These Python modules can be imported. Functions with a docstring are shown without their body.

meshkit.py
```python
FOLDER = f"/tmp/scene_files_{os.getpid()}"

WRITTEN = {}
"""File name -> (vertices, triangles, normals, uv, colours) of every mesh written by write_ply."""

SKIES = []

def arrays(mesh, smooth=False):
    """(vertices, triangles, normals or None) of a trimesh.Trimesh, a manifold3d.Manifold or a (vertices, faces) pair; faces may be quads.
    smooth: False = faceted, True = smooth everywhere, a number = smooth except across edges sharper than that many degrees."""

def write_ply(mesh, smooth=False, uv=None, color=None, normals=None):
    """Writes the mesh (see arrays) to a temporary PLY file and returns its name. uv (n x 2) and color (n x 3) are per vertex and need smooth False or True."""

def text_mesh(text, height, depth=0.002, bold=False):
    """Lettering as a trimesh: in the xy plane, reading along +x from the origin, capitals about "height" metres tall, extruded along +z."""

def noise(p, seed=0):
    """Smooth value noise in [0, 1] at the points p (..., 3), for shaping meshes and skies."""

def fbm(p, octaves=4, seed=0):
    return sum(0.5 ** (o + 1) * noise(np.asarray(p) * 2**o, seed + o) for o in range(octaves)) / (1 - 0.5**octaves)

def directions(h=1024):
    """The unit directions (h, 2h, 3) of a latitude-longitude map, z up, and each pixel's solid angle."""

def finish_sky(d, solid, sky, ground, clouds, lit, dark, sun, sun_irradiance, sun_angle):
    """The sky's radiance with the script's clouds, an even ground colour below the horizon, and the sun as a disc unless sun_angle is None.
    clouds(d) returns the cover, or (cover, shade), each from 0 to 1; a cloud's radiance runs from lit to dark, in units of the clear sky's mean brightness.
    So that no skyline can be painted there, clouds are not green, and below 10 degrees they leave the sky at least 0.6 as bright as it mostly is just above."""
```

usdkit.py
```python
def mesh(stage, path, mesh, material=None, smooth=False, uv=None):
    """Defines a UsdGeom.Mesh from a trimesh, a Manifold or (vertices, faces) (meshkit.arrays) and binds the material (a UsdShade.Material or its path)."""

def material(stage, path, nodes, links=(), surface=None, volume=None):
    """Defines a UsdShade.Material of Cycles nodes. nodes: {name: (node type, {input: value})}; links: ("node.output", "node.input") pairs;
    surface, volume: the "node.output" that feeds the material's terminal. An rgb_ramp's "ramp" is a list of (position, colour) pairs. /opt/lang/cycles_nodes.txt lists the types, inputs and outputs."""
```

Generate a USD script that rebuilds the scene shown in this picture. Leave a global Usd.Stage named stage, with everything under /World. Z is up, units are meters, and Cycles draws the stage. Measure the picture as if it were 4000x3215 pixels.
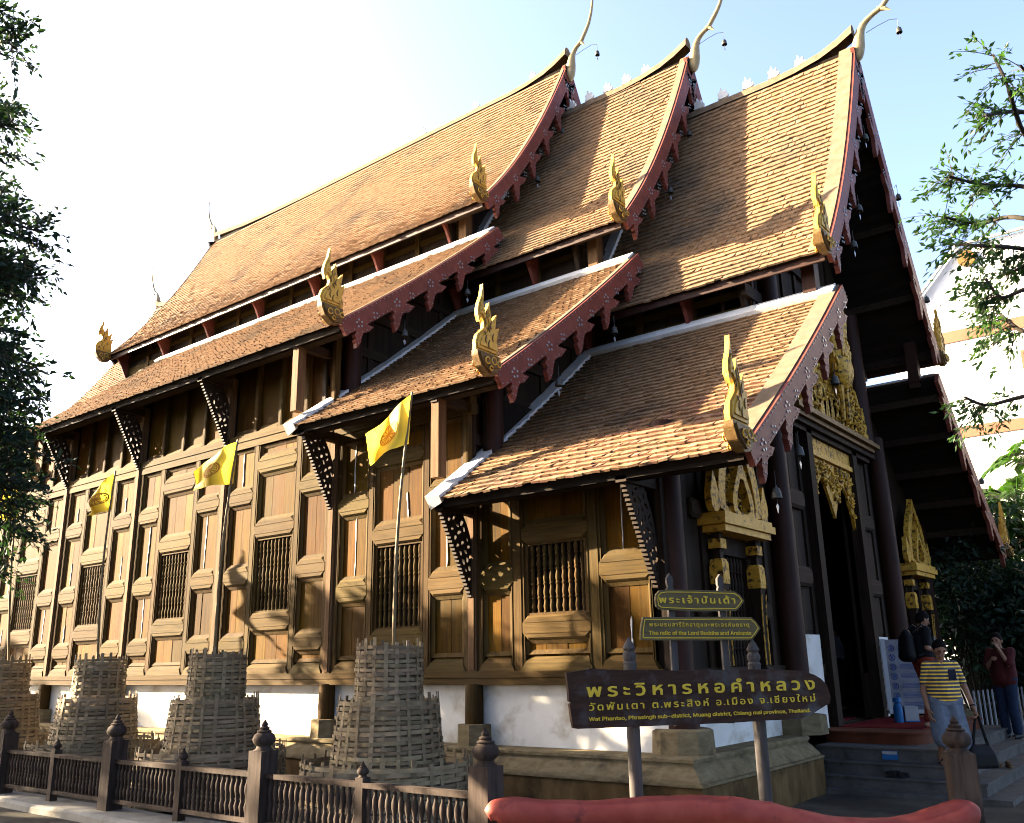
import math, random
import numpy as np
import trimesh
import manifold3d as m3
import shapely
from shapely import affinity
from shapely.geometry import Polygon, Point, LineString, box as sbox
from shapely.ops import unary_union
import usdkit, meshkit
from pxr import Usd, UsdGeom, UsdLux, UsdShade, Gf, Sdf, Vt

stage = Usd.Stage.CreateInMemory()
UsdGeom.SetStageUpAxis(stage, UsdGeom.Tokens.z)
UsdGeom.Xform.Define(stage, '/World')
UsdGeom.Scope.Define(stage, '/World/Looks')
rng = np.random.default_rng(7)
random.seed(7)

# ---------------------------------------------------------------- camera
CAM = np.array([-8.95856, -4.58685, 1.70])
RIGHT = np.array([0.61764823, -0.7862516, -0.017863])
DOWN = np.array([0.20214931, 0.18066878, -0.96254582])
FWD = np.array([0.76003047, 0.59090373, 0.27052997])
cam = UsdGeom.Camera.Define(stage, '/World/camera')
mtx = Gf.Matrix4d(*[float(v) for v in (*RIGHT, 0, *(-DOWN), 0, *(-FWD), 0, *CAM, 1)])
cam.AddTransformOp().Set(mtx)
cam.CreateHorizontalApertureAttr(36.0)
cam.CreateFocalLengthAttr(36.0 * 3494.686 / 4000)
EXPOSURE = 4.15
cam.CreateExposureAttr(EXPOSURE)

# ---------------------------------------------------------------- sky and sun
SUN = np.array([-1.0, 2.5, 0.95]); SUN /= np.linalg.norm(SUN)
dome = UsdLux.DomeLight.Define(stage, '/World/sky')
sky_mat = usdkit.material(stage, '/World/Looks/sky_air', {
    's': ('sky_texture', {'sky_type': 'single_scattering', 'sun_disc': False, 'sun_elevation': float(math.asin(SUN[2])),
                          'sun_rotation': float(math.atan2(SUN[0], SUN[1])), 'altitude': 300.0, 'air_density': 0.45, 'aerosol_density': 3.0, 'ozone_density': 0.35}),
    'b': ('background_shader', {'strength': 0.06})}, [('s.color', 'b.color')], surface='b.background')
UsdShade.MaterialBindingAPI.Apply(dome.GetPrim()).Bind(sky_mat)
dome.GetPrim().SetCustomDataByKey('kind', 'structure')
dome.GetPrim().SetCustomDataByKey('label', 'pale blue morning sky, bright white towards the sun on the left')
sun = UsdLux.DistantLight.Define(stage, '/World/sun')
sun.CreateIntensityAttr(1.25); sun.CreateAngleAttr(0.5); sun.CreateNormalizeAttr(True); sun.CreateColorAttr(Gf.Vec3f(1.0, 0.81, 0.56))
zx = np.cross([0, 0, 1.0], SUN); zx /= np.linalg.norm(zx); zy = np.cross(SUN, zx)
sun.AddTransformOp().Set(Gf.Matrix4d(*[float(v) for v in (*zx, 0, *zy, 0, *SUN, 0, 0, 0, 30, 1)]))

# ---------------------------------------------------------------- helpers
COUNT = {}
def numbered(parent, name):
    k = COUNT.get((parent, name), 0); COUNT[(parent, name)] = k + 1
    return name if k == 0 else f'{name}_{k:03d}'
def tag(prim, label=None, category=None, group=None, kind=None):
    for k, v in (('label', label), ('category', category), ('group', group), ('kind', kind)):
        if v: prim.SetCustomDataByKey(k, v)
def thing(name, label, category, loc=None, rot=0.0, group=None, kind=None):
    path = '/World/' + numbered('/World', name)
    x = UsdGeom.Xform.Define(stage, path)
    if loc is not None:
        x.AddTranslateOp().Set(Gf.Vec3d(*map(float, loc)))
        if rot: x.AddRotateZOp().Set(float(math.degrees(rot)))
    tag(x.GetPrim(), label, category, group, kind)
    return path
def part(parent, name, mesh, mat, smooth=False, label=None, kind=None):
    if isinstance(mesh, MB): mesh = mesh.done()
    path = parent + '/' + numbered(parent, name)
    p = usdkit.mesh(stage, path, mesh, mat, smooth=smooth).GetPrim()
    p.GetAttribute('doubleSided').Set(True)
    tag(p, label, None, None, kind)
    return path
def top(name, mesh, mat, label, category=None, group=None, kind=None, smooth=False):
    path = part('/World', name, mesh, mat, smooth)
    tag(stage.GetPrimAtPath(path), label, category, group, kind)
    return path
def copy_of(src, name, label, loc, rot=0.0, scale=None):
    path = '/World/' + numbered('/World', name)
    x = UsdGeom.Xform.Define(stage, path)
    x.GetPrim().GetReferences().AddInternalReference(src)
    x.ClearXformOpOrder()
    x.AddTranslateOp().Set(Gf.Vec3d(*map(float, loc)))
    x.AddRotateZOp().Set(float(math.degrees(rot)))
    if scale: x.AddScaleOp().Set(Gf.Vec3f(*scale))
    x.GetPrim().SetInstanceable(True)
    if label: x.GetPrim().SetCustomDataByKey('label', label)
    return path

BOXF = np.array([[0, 2, 1], [0, 3, 2], [4, 5, 6], [4, 6, 7], [0, 1, 5], [0, 5, 4], [1, 2, 6], [1, 6, 5], [2, 3, 7], [2, 7, 6], [3, 0, 4], [3, 4, 7]])
class MB:
    """collects shapes that become one mesh"""
    def __init__(s): s.v, s.f, s.n = [], [], 0
    def add(s, v, f):
        v = np.asarray(v, float); f = np.asarray(f, int)
        if f.shape[1] == 4: f = np.vstack([f[:, [0, 1, 2]], f[:, [0, 2, 3]]])
        s.v.append(v); s.f.append(f + s.n); s.n += len(v); return s
    def mesh(s, m): return s.add(m.vertices, m.faces)
    def box(s, a, b):
        (x0, y0, z0), (x1, y1, z1) = np.minimum(a, b), np.maximum(a, b)
        return s.add([[x0, y0, z0], [x1, y0, z0], [x1, y1, z0], [x0, y1, z0], [x0, y0, z1], [x1, y0, z1], [x1, y1, z1], [x0, y1, z1]], BOXF)
    def hexa(s, p): return s.add(p, BOXF)
    def bar(s, a, b, w, h, up=(0, 0, 1)):
        a = np.asarray(a, float); b = np.asarray(b, float); t = (b - a) / np.linalg.norm(b - a)
        u = np.cross(up, t); u /= np.linalg.norm(u); q = np.cross(t, u)
        c = [(-w / 2, -h / 2), (w / 2, -h / 2), (w / 2, h / 2), (-w / 2, h / 2)]
        return s.add([e + u * i + q * j for e in (a, b) for i, j in c], BOXF)
    def tube(s, pts, radii, sides=8, cap=True, squash=1.0):
        p = np.asarray(pts, float); r = np.broadcast_to(np.asarray(radii, float), (len(p),))
        t = np.gradient(p, axis=0); t /= np.linalg.norm(t, axis=1, keepdims=True) + 1e-12
        ref = np.array([0, 0, 1.0]) if abs(t[:, 2]).mean() < 0.8 else np.array([1.0, 0, 0])
        a = np.cross(t, ref); a /= np.linalg.norm(a, axis=1, keepdims=True) + 1e-12
        b = np.cross(t, a); th = np.arange(sides) * 2 * np.pi / sides
        v = p[:, None] + r[:, None, None] * (np.cos(th)[None, :, None] * a[:, None] * squash + np.sin(th)[None, :, None] * b[:, None])
        n = len(p); i, j = np.meshgrid(np.arange(n - 1), np.arange(sides), indexing='ij')
        q = np.stack([i * sides + j, i * sides + (j + 1) % sides, (i + 1) * sides + (j + 1) % sides, (i + 1) * sides + j], -1).reshape(-1, 4)
        f = np.vstack([q[:, [0, 1, 2]], q[:, [0, 2, 3]]]); V = v.reshape(-1, 3)
        if cap:
            V = np.vstack([V, p[0], p[-1]]); k = np.arange(sides)
            f = np.vstack([f, np.stack([np.full(sides, n * sides), (k + 1) % sides, k], 1), np.stack([np.full(sides, n * sides + 1), (n - 1) * sides + k, (n - 1) * sides + (k + 1) % sides], 1)])
        return s.add(V, f)
    def lathe(s, prof, c, sides=16, axis=2):
        """prof: (radius, height) pairs, about the vertical through c"""
        c = np.asarray(c, float); pts = [c + [0, 0, h] for _, h in prof]
        th = np.arange(sides) * 2 * np.pi / sides + np.pi / sides
        V = np.concatenate([np.stack([c[0] + r * np.cos(th), c[1] + r * np.sin(th), np.full(sides, c[2] + h)], 1) for r, h in prof])
        n = len(prof); i, j = np.meshgrid(np.arange(n - 1), np.arange(sides), indexing='ij')
        q = np.stack([i * sides + j, i * sides + (j + 1) % sides, (i + 1) * sides + (j + 1) % sides, (i + 1) * sides + j], -1).reshape(-1, 4)
        f = np.vstack([q[:, [0, 1, 2]], q[:, [0, 2, 3]]]); k = np.arange(sides)
        V = np.vstack([V, pts[0], pts[-1]])
        f = np.vstack([f, np.stack([np.full(sides, n * sides), (k + 1) % sides, k], 1), np.stack([np.full(sides, n * sides + 1), (n - 1) * sides + k, (n - 1) * sides + (k + 1) % sides], 1)])
        return s.add(V, f)
    def prism(s, poly, depth, fn):
        """extrude shapely polygon(s) by depth; fn maps (u, v, w) arrays to xyz"""
        for g in getattr(poly, 'geoms', [poly]):
            if g.is_empty or g.geom_type != 'Polygon' or g.area < 1e-7: continue
            m = trimesh.creation.extrude_polygon(g, depth, engine='earcut')
            v = np.array(m.vertices); s.add(np.stack(fn(v[:, 0], v[:, 1], v[:, 2]), 1), m.faces)
        return s
    def done(s):
        return (np.vstack(s.v), np.vstack(s.f))
def XZ(y0, sx=1.0, x0=0.0):      # polygon plane (u,v) -> x,z ; depth goes along +y
    return lambda u, v, w: (x0 + sx * u, y0 + w, v)
def YZ(x0):                      # polygon plane (u,v) -> y,z ; depth goes along +x
    return lambda u, v, w: (x0 + w, u, v)
def XY(z0): return lambda u, v, w: (u, v, z0 + w)
def rbox(w, d, h, r=0.02):
    """box with rounded edges about the origin"""
    w, d, h = w / 2 - r, d / 2 - r, h / 2 - r
    sp = m3.Manifold.sphere(r, 8)
    return m3.Manifold.batch_hull([sp.translate((x, y, z)) for x in (-w, w) for y in (-d, d) for z in (-h, h)])
def tm(man):
    m = man.to_mesh(); return trimesh.Trimesh(np.array(m.vert_properties[:, :3], float), np.array(m.tri_verts), process=False)

# ---------------------------------------------------------------- materials
LOOKS = {}
K = 0.30
def tone(c, k): return tuple(v * k for v in c)
def noise_mat(name, c1, c2, scale=(8, 8, 8), detail=5.0, rough=0.75, bump=0.0, bump_d=0.01, rnd=0.0, island=False, lo=0.3, hi=0.7, c3=None, s3=1.5, t3=(0.5, 0.65), spec=0.3, metallic=0.0, local=False, hue=0.0, coat=0.0, sat=1.0, k=K):
    c1, c2 = tone(c1, k), tone(c2, k)
    if c3 is not None: c3 = tone(c3, k)
    n = {'g': ('geometry', {}), 'tc': ('texture_coordinate', {}), 'm': ('mapping', {'scale': scale, 'mapping_type': 'point'}),
         'nz': ('noise_texture', {'scale': 1.0, 'detail': detail, 'roughness': 0.6}),
         'r': ('rgb_ramp', {'ramp': [(lo, c1), (hi, c2)]}),
         'p': ('principled_bsdf', {'roughness': rough, 'specular_ior_level': spec * .35, 'metallic': metallic, 'coat_weight': coat})}
    l = [('tc.object' if local else 'g.position', 'm.vector'), ('m.vector', 'nz.vector'), ('nz.fac', 'r.fac')]
    out = 'r.color'
    if c3 is not None:
        n['n3'] = ('noise_texture', {'scale': s3, 'detail': 4.0, 'roughness': 0.6})
        n['r3'] = ('rgb_ramp', {'ramp': [(t3[0], (0, 0, 0)), (t3[1], (1, 1, 1))]})
        n['k3'] = ('mix', {'mix_type': 'mix', 'color2': c3})
        l += [('tc.object' if local else 'g.position', 'n3.vector'), ('n3.fac', 'r3.fac'), (out, 'k3.color1'), ('r3.color', 'k3.fac')]
        out = 'k3.color'
    if rnd:
        n['o'] = ('object_info', {})
        n['add'] = ('math', {'math_type': 'add'}); n['fr'] = ('math', {'math_type': 'fraction'})
        n['mr'] = ('map_range', {'from_min': 0.0, 'from_max': 1.0, 'to_min': 1.0 - rnd, 'to_max': 1.0 + rnd})
        n['h'] = ('hsv', {'hue': 0.5, 'saturation': sat, 'value': 1.0, 'fac': 1.0})
        l += [('o.random', 'add.value1'), ('g.random_per_island' if island else 'o.random', 'add.value2'), ('add.value', 'fr.value1'), ('fr.value', 'mr.value'), ('mr.result', 'h.value'), (out, 'h.color')]
        if hue:
            n['w'] = ('math', {'math_type': 'multiply', 'value2': 7.31}); n['w2'] = ('math', {'math_type': 'fraction'})
            n['mh'] = ('map_range', {'from_min': 0.0, 'from_max': 1.0, 'to_min': 0.5 - hue, 'to_max': 0.5 + hue})
            l += [('add.value', 'w.value1'), ('w.value', 'w2.value1'), ('w2.value', 'mh.value'), ('mh.result', 'h.hue')]
        out = 'h.color'
    l.append((out, 'p.base_color'))
    if bump:
        n['b'] = ('bump', {'strength': bump, 'distance': bump_d}); l += [('nz.fac', 'b.height'), ('b.normal', 'p.normal')]
    LOOKS[name] = usdkit.material(stage, f'/World/Looks/{name}', n, l, surface='p.BSDF')
    return LOOKS[name]
def leaf_mat(name, c1, c2, trans=0.35, rnd=0.35, glossy=0.35):
    c1, c2 = tone(c1, .40), tone(c2, .40)
    LOOKS[name] = usdkit.material(stage, f'/World/Looks/{name}', {
        'g': ('geometry', {}), 'r': ('rgb_ramp', {'ramp': [(0.0, c1), (1.0, c2)]}),
        'p': ('principled_bsdf', {'roughness': 0.42, 'specular_ior_level': glossy * .45}), 't': ('translucent_bsdf', {}),
        'm': ('mix', {'mix_type': 'multiply', 'fac': 1.0, 'color2': (1.5, 1.7, 0.5)}), 'x': ('mix_closure', {'fac': trans})},
        [('g.random_per_island', 'r.fac'), ('r.color', 'p.base_color'), ('r.color', 'm.color1'), ('m.color', 't.color'), ('p.BSDF', 'x.closure1'), ('t.BSDF', 'x.closure2')], surface='x.closure')
    return LOOKS[name]
WOOD_A, WOOD_B = (0.070, 0.043, 0.011), (0.205, 0.130, 0.036)
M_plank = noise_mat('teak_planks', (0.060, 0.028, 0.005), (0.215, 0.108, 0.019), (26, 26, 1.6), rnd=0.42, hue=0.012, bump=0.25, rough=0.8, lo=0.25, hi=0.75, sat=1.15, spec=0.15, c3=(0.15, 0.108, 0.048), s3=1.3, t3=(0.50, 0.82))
M_rail = noise_mat('teak_rails', WOOD_A, WOOD_B, (22, 1.7, 30), rnd=0.18, hue=0.01, bump=0.3, rough=0.82, lo=0.25, hi=0.75, spec=0.15, c3=(0.15, 0.108, 0.048), s3=1.3, t3=(0.50, 0.82))
M_stile = noise_mat('teak_stiles', (0.058, 0.034, 0.009), (0.175, 0.105, 0.029), (26, 26, 1.5), rnd=0.15, hue=0.01, bump=0.3, rough=0.82, lo=0.25, hi=0.75, spec=0.15, c3=(0.15, 0.108, 0.048), s3=1.3, t3=(0.50, 0.82))
M_pale = noise_mat('sun_bleached_posts', (0.17, 0.09, 0.04), (0.31, 0.185, 0.095), (20, 20, 1.3), rnd=0.12, bump=0.3, rough=0.8, spec=0.15)
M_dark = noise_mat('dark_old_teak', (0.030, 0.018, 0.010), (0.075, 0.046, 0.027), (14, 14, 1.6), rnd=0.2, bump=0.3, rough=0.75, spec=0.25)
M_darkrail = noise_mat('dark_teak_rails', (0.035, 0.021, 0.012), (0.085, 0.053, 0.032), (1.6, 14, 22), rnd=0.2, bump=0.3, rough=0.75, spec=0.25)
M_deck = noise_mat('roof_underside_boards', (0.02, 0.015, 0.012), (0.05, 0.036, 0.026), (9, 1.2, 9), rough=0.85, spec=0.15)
M_redwood = noise_mat('red_brown_columns', (0.045, 0.016, 0.009), (0.085, 0.032, 0.018), (9, 9, 1.2), rough=0.6, bump=0.15, spec=0.3)
M_tile = noise_mat('clay_roof_tiles', (0.36, 0.185, 0.10), (0.60, 0.36, 0.215), (7, 7, 7), rnd=0.28, island=True, hue=0.012, rough=0.85, bump=0.2, c3=(0.20, 0.15, 0.11), s3=0.7, t3=(0.5, 0.75), spec=0.15)
M_plaster = noise_mat('white_roof_plaster', (0.62, 0.60, 0.56), (0.80, 0.78, 0.74), (5, 5, 5), rough=0.9, bump=0.3, c3=(0.45, 0.43, 0.40), s3=2.5, t3=(0.55, 0.75), spec=0.1, k=.62)
M_verge = noise_mat('weathered_cream_verge', (0.25, 0.175, 0.115), (0.40, 0.29, 0.19), (6, 6, 6), rough=0.9, bump=0.2, c3=(0.25, 0.2, 0.16), s3=2.0, t3=(0.52, 0.72), spec=0.1)
M_lime = noise_mat('limewashed_wall', (0.68, 0.66, 0.60), (0.80, 0.79, 0.74), (3, 3, 3), rough=0.92, bump=0.15, c3=(0.40, 0.34, 0.24), s3=2.2, t3=(0.52, 0.74), spec=0.1, k=.62)
M_stone = noise_mat('worn_plinth_stucco', (0.27, 0.205, 0.105), (0.50, 0.40, 0.235), (7, 7, 16), detail=9.0, rough=0.92, bump=0.35, c3=(0.13, 0.105, 0.07), s3=3.4, t3=(0.54, 0.76), spec=0.1)
M_red = noise_mat('red_lacquer_board', (0.30, 0.072, 0.048), (0.43, 0.12, 0.08), (6, 6, 6), rough=0.55, bump=0.1, c3=(0.20, 0.06, 0.04), s3=2.0, t3=(0.5, 0.75), spec=0.35, k=.30)
M_inlay = noise_mat('white_glass_inlay', (0.75, 0.78, 0.8), (0.85, 0.88, 0.9), rough=0.25, spec=0.6, k=.20)
M_gold = noise_mat('gilded_carving', (1.2, 0.62, 0.06), (1.5, 0.88, 0.13), (16, 16, 16), rough=0.5, bump=0.5, bump_d=0.02, metallic=0.0, spec=0.5, c3=(0.26, 0.14, 0.05), s3=9.0, t3=(0.56, 0.7))
M_goldold = noise_mat('old_gilding', (1.1, 0.56, 0.05), (1.5, 0.85, 0.10), (22, 22, 22), rough=0.5, bump=0.6, bump_d=0.03, metallic=0.0, spec=0.4, c3=(0.10, 0.06, 0.025), s3=14.0, t3=(0.5, 0.62))
M_golddark = noise_mat('brown_gilt_face', (0.22, 0.11, 0.03), (0.42, 0.25, 0.08), (18, 18, 18), rough=0.5, bump=0.4)
M_horn = noise_mat('cream_gold_horn', (0.55, 0.40, 0.18), (0.74, 0.58, 0.32), (9, 9, 9), rough=0.5, bump=0.2, metallic=0.1, spec=0.4)
M_stair = noise_mat('grey_stair_cement', (0.13, 0.125, 0.115), (0.25, 0.24, 0.22), (6, 6, 6), rough=0.9, bump=0.25, c3=(0.10, 0.095, 0.085), s3=3.0)
M_base = noise_mat('stained_brown_base', (0.17, 0.10, 0.04), (0.36, 0.235, 0.105), (6, 6, 2.2), detail=8.0, rough=0.95, bump=0.4, c3=(0.09, 0.065, 0.035), s3=2.2, t3=(0.5, 0.7), spec=0.1)
M_carpet = noise_mat('red_carpet', (0.22, 0.02, 0.025), (0.34, 0.05, 0.05), (40, 40, 40), rough=0.95, spec=0.05)
M_platform = noise_mat('red_brown_platform', (0.16, 0.045, 0.02), (0.27, 0.08, 0.035), (5, 5, 5), rough=0.8)
M_brick = M_carpet
M_fence = noise_mat('weathered_fence_wood', (0.05, 0.034, 0.026), (0.14, 0.10, 0.08), (18, 18, 2.2), rnd=0.15, rough=0.8, bump=0.4, spec=0.2)
M_sign = noise_mat('dark_sign_board', (0.045, 0.018, 0.009), (0.10, 0.045, 0.025), (4, 4, 26), rough=0.6, bump=0.3, c3=(0.17, 0.165, 0.17), s3=3.2, t3=(0.52, 0.74), spec=0.3)
M_sign2 = noise_mat('faded_grey_sign_board', (0.19, 0.15, 0.075), (0.31, 0.25, 0.13), (4, 4, 30), rough=0.75, bump=0.3, spec=0.2)
M_post = noise_mat('grey_sign_post', (0.09, 0.08, 0.075), (0.18, 0.16, 0.15), (18, 18, 2), rough=0.8, bump=0.3)
M_letter = noise_mat('yellow_sign_paint', (0.62, 0.43, 0.03), (0.80, 0.58, 0.06), (30, 30, 30), rough=0.55, k=.55)
M_bamboo = noise_mat('split_bamboo', (0.36, 0.27, 0.155), (0.58, 0.45, 0.28), (5, 5, 14), rnd=0.30, rough=0.7, bump=0.15, spec=0.25, hue=0.01)
M_sand = noise_mat('packed_sand', (0.24, 0.19, 0.12), (0.36, 0.29, 0.19), (20, 20, 20), rough=0.95, bump=0.4)
M_flag = None
M_iron = noise_mat('dull_bronze', (0.10, 0.10, 0.09), (0.22, 0.21, 0.18), (20, 20, 20), rough=0.5, metallic=0.6)
M_pole = noise_mat('bamboo_pole', (0.30, 0.21, 0.10), (0.44, 0.33, 0.17), (4, 4, 14), rough=0.6)
M_ground = noise_mat('packed_earth', (0.13, 0.115, 0.09), (0.24, 0.21, 0.16), (2.2, 2.2, 2.2), rough=0.95, bump=0.4, c3=(0.10, 0.09, 0.075), s3=0.5, spec=0.1)
M_kerb = noise_mat('painted_kerb', (0.45, 0.43, 0.38), (0.62, 0.60, 0.54), (5, 5, 5), rough=0.9, bump=0.2, c3=(0.28, 0.25, 0.2), s3=2.0, t3=(0.52, 0.72))
M_rail_red = noise_mat('red_painted_log', (0.48, 0.075, 0.055), (0.66, 0.14, 0.095), (5, 5, 5), rough=0.6, bump=0.25, c3=(0.20, 0.045, 0.05), s3=4.2, t3=(0.60, 0.72), spec=0.4)
# ---------------------------------------------------------------- ground
g = MB()
n = 60
gx = np.concatenate([[-400, -120, -50], np.linspace(-14, 30, n), [60, 150, 400]]); gy = np.concatenate([[-400, -120, -50], np.linspace(-12, 30, n), [60, 150, 400]])
GX, GY = np.meshgrid(gx, gy, indexing='ij')
GZ = (meshkit.fbm(np.stack([GX * 0.8, GY * 0.8, GX * 0], -1), 3) - 0.5) * 0.05 * (np.abs(GX) < 40) * (np.abs(GY) < 40) - 0.012
i, j = np.meshgrid(np.arange(len(gx) - 1), np.arange(len(gy) - 1), indexing='ij'); m = len(gy)
g.add(np.stack([GX, GY, GZ], -1).reshape(-1, 3), np.stack([i * m + j, (i + 1) * m + j, (i + 1) * m + j + 1, i * m + j + 1], -1).reshape(-1, 4))
top('ground', g, M_ground, 'bare packed earth ground around the temple hall', kind='structure', smooth=True)

# ================================================================ TEMPLE HALL
XC, XW, XE, YF, YR = 6.45, 0.45, 12.45, 0.45, 22.0      # centre line, side walls, front wall, rear wall
T = thing('temple_hall', 'large old teak temple hall with three stepped tiled roofs and golden finials', 'temple')

# plinth: stucco base with a moulded ledge
prof = [(0, -0.05), (0, .40), (.015, .425), (.05, .43), (.055, .47), (.10, .52), (.14, .575), (.20, .61), (.21, .645), (.235, .65), (.24, .69), (.9, .69)]
def plinth_ring(pr, nm, mat):
    V, F = [], []
    for d, z in pr: V += [(d, 23 - d, z), (d, d, z), (3.52, d, z)]
    for a in range(len(pr) - 1):
        for b in range(2): F.append([a * 3 + b, a * 3 + b + 1, a * 3 + b + 4, a * 3 + b + 3])
    part(T, nm, MB().add(V, F), mat); part(T, nm, MB().add([(12.9 - x, y, z) for x, y, z in V], [f[::-1] for f in F]), mat)
plinth_ring([(0, -.05), (0, .405), (.012, .42)], 'plinth_base', M_base)
plinth_ring([(.012, .42), (-.02, .425), (-.02, .452), (.03, .456), (.035, .475), (.06, .50), (.10, .535), (.14, .575), (.18, .60), (.185, .635), (.16, .64), (.16, .672), (.19, .69), (.9, .69)], 'plinth', M_stone)

# limewashed base wall
bw = MB()
bw.box((XW + .07, YF + .06, .66), (XW + .25, YR, 1.44))
bw.box((XW + .25, YF + .06, .66), (4.35, YF + .24, 1.44))
bw.box((8.75, YF + .06, .66), (XE - .1, YF + .24, 1.44))
part(T, 'base_wall', bw, M_lime)
for a in (4.40, 7.88): part(T, 'door_side_wall', MB().box((a, YF - .04, .66), (a + .62, YF + .22, 2.03)), M_lime, label='white plaster block beside the doorway')

# ---- roofs -------------------------------------------------------------
TIERS = [('A', -0.90, 3.56, 3.52, 12.72, 7.38, 6.93, 3.80), ('B', 2.45, 6.66, 6.62, 14.12, 9.02, 8.48, 5.34), ('C', 5.55, 19.7, 17.6, 15.40, 10.50, 10.02, 6.84), ('D', 19.9, 23.0, 23.0, 13.9, 9.0, 8.4, 5.3)]
def upper(ridge, eave, u):           # height of the upper slope at u = d / 3.2
    return ridge - (ridge - eave) * (1.33 * u - 0.33 * u * u)
def skirt(topz, eave, u):            # height of the lower slope at u = (d - 2.75) / 4
    return topz - (topz - eave) * (1.10 * u - 0.10 * u * u)
def prof_upper(t, n=15, d1=3.2): d = np.linspace(0, d1, n); return np.stack([d, upper(t[4], t[5], d / 3.2)], 1)
def prof_skirt(t, n=13): d = np.linspace(2.75, 6.75, n); return np.stack([d, skirt(t[6], t[7], (d - 2.75) / 4)], 1)
def nrm(p):
    t = np.gradient(p, axis=0); t /= np.linalg.norm(t, axis=1, keepdims=True); return np.stack([-t[:, 1], t[:, 0]], 1) * np.sign(t[:, :1])
def shell(p, lo, hi, y0, y1, sx):
    """slab that follows profile p between normal offsets lo and hi; sx -1 is the left (near) side"""
    nn = nrm(p); a, b = p + nn * lo, p + nn * hi; k = len(p); V = []
    for y in (y0, y1):
        for q in (a, b): V += [(XC + sx * d, y, z) for d, z in q]
    F = []
    for i in range(k - 1):
        F += [[i, i + 1, k + i + 1, k + i], [2 * k + i, 3 * k + i, 3 * k + i + 1, 2 * k + i + 1], [k + i, k + i + 1, 3 * k + i + 1, 3 * k + i], [i, 2 * k + i, 2 * k + i + 1, i + 1]]
    for e in (0, k - 1): F.append([e, k + e, 3 * k + e, 2 * k + e])
    return np.array(V), np.array(F)
TILES = []       # eight corners per tile
def lay_tiles(p, y0, y1, sx, expose=0.14, width=0.125):
    seg = np.linalg.norm(np.diff(p, axis=0), axis=1); s = np.concatenate([[0], np.cumsum(seg)]); L = s[-1]; nn = nrm(p)
    at = lambda x: (np.interp(x, s, p[:, 0]), np.interp(x, s, p[:, 1]), np.interp(x, s, nn[:, 0]), np.interp(x, s, nn[:, 1]))
    rows = int(L / expose)
    for r in range(rows):
        s0 = L + 0.05 - r * expose; sU = max(s0 - 0.20, 0.0)
        cols = int((y1 - y0) / width) + 1; yy = y0 + (np.arange(cols + 1) - (0.5 if r % 2 else 0)) * width + rng.normal(0, .004, cols + 1)
        for ya, yb in zip(yy[:-1], yy[1:]):
            ya, yb = max(ya + .003, y0), min(yb - .003, y1)
            if yb - ya < .03: continue
            sl = s0 + rng.normal(0, .008) + (rng.random() < .04) * rng.uniform(-.03, .03); lift = .052 + abs(rng.normal(0, .006)); tl = rng.normal(0, .004)
            dl, zl, nx, nz = at(min(sl, L)); ex = max(sl - L, 0)
            if ex: t = p[-1] - p[-2]; t = t / np.linalg.norm(t); dl, zl = dl + t[0] * ex, zl + t[1] * ex
            du, zu, ux, uz = at(sU)
            c = []
            for h0, h1 in ((lift - .030, .003), (lift, .018)):
                c += [(XC + sx * (dl + nx * (h0 + tl)), ya, zl + nz * (h0 + tl)), (XC + sx * (dl + nx * (h0 - tl)), yb, zl + nz * (h0 - tl)), (XC + sx * (du + ux * h1), yb, zu + uz * h1), (XC + sx * (du + ux * h1), ya, zu + uz * h1)]
            TILES.append(c)
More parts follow.
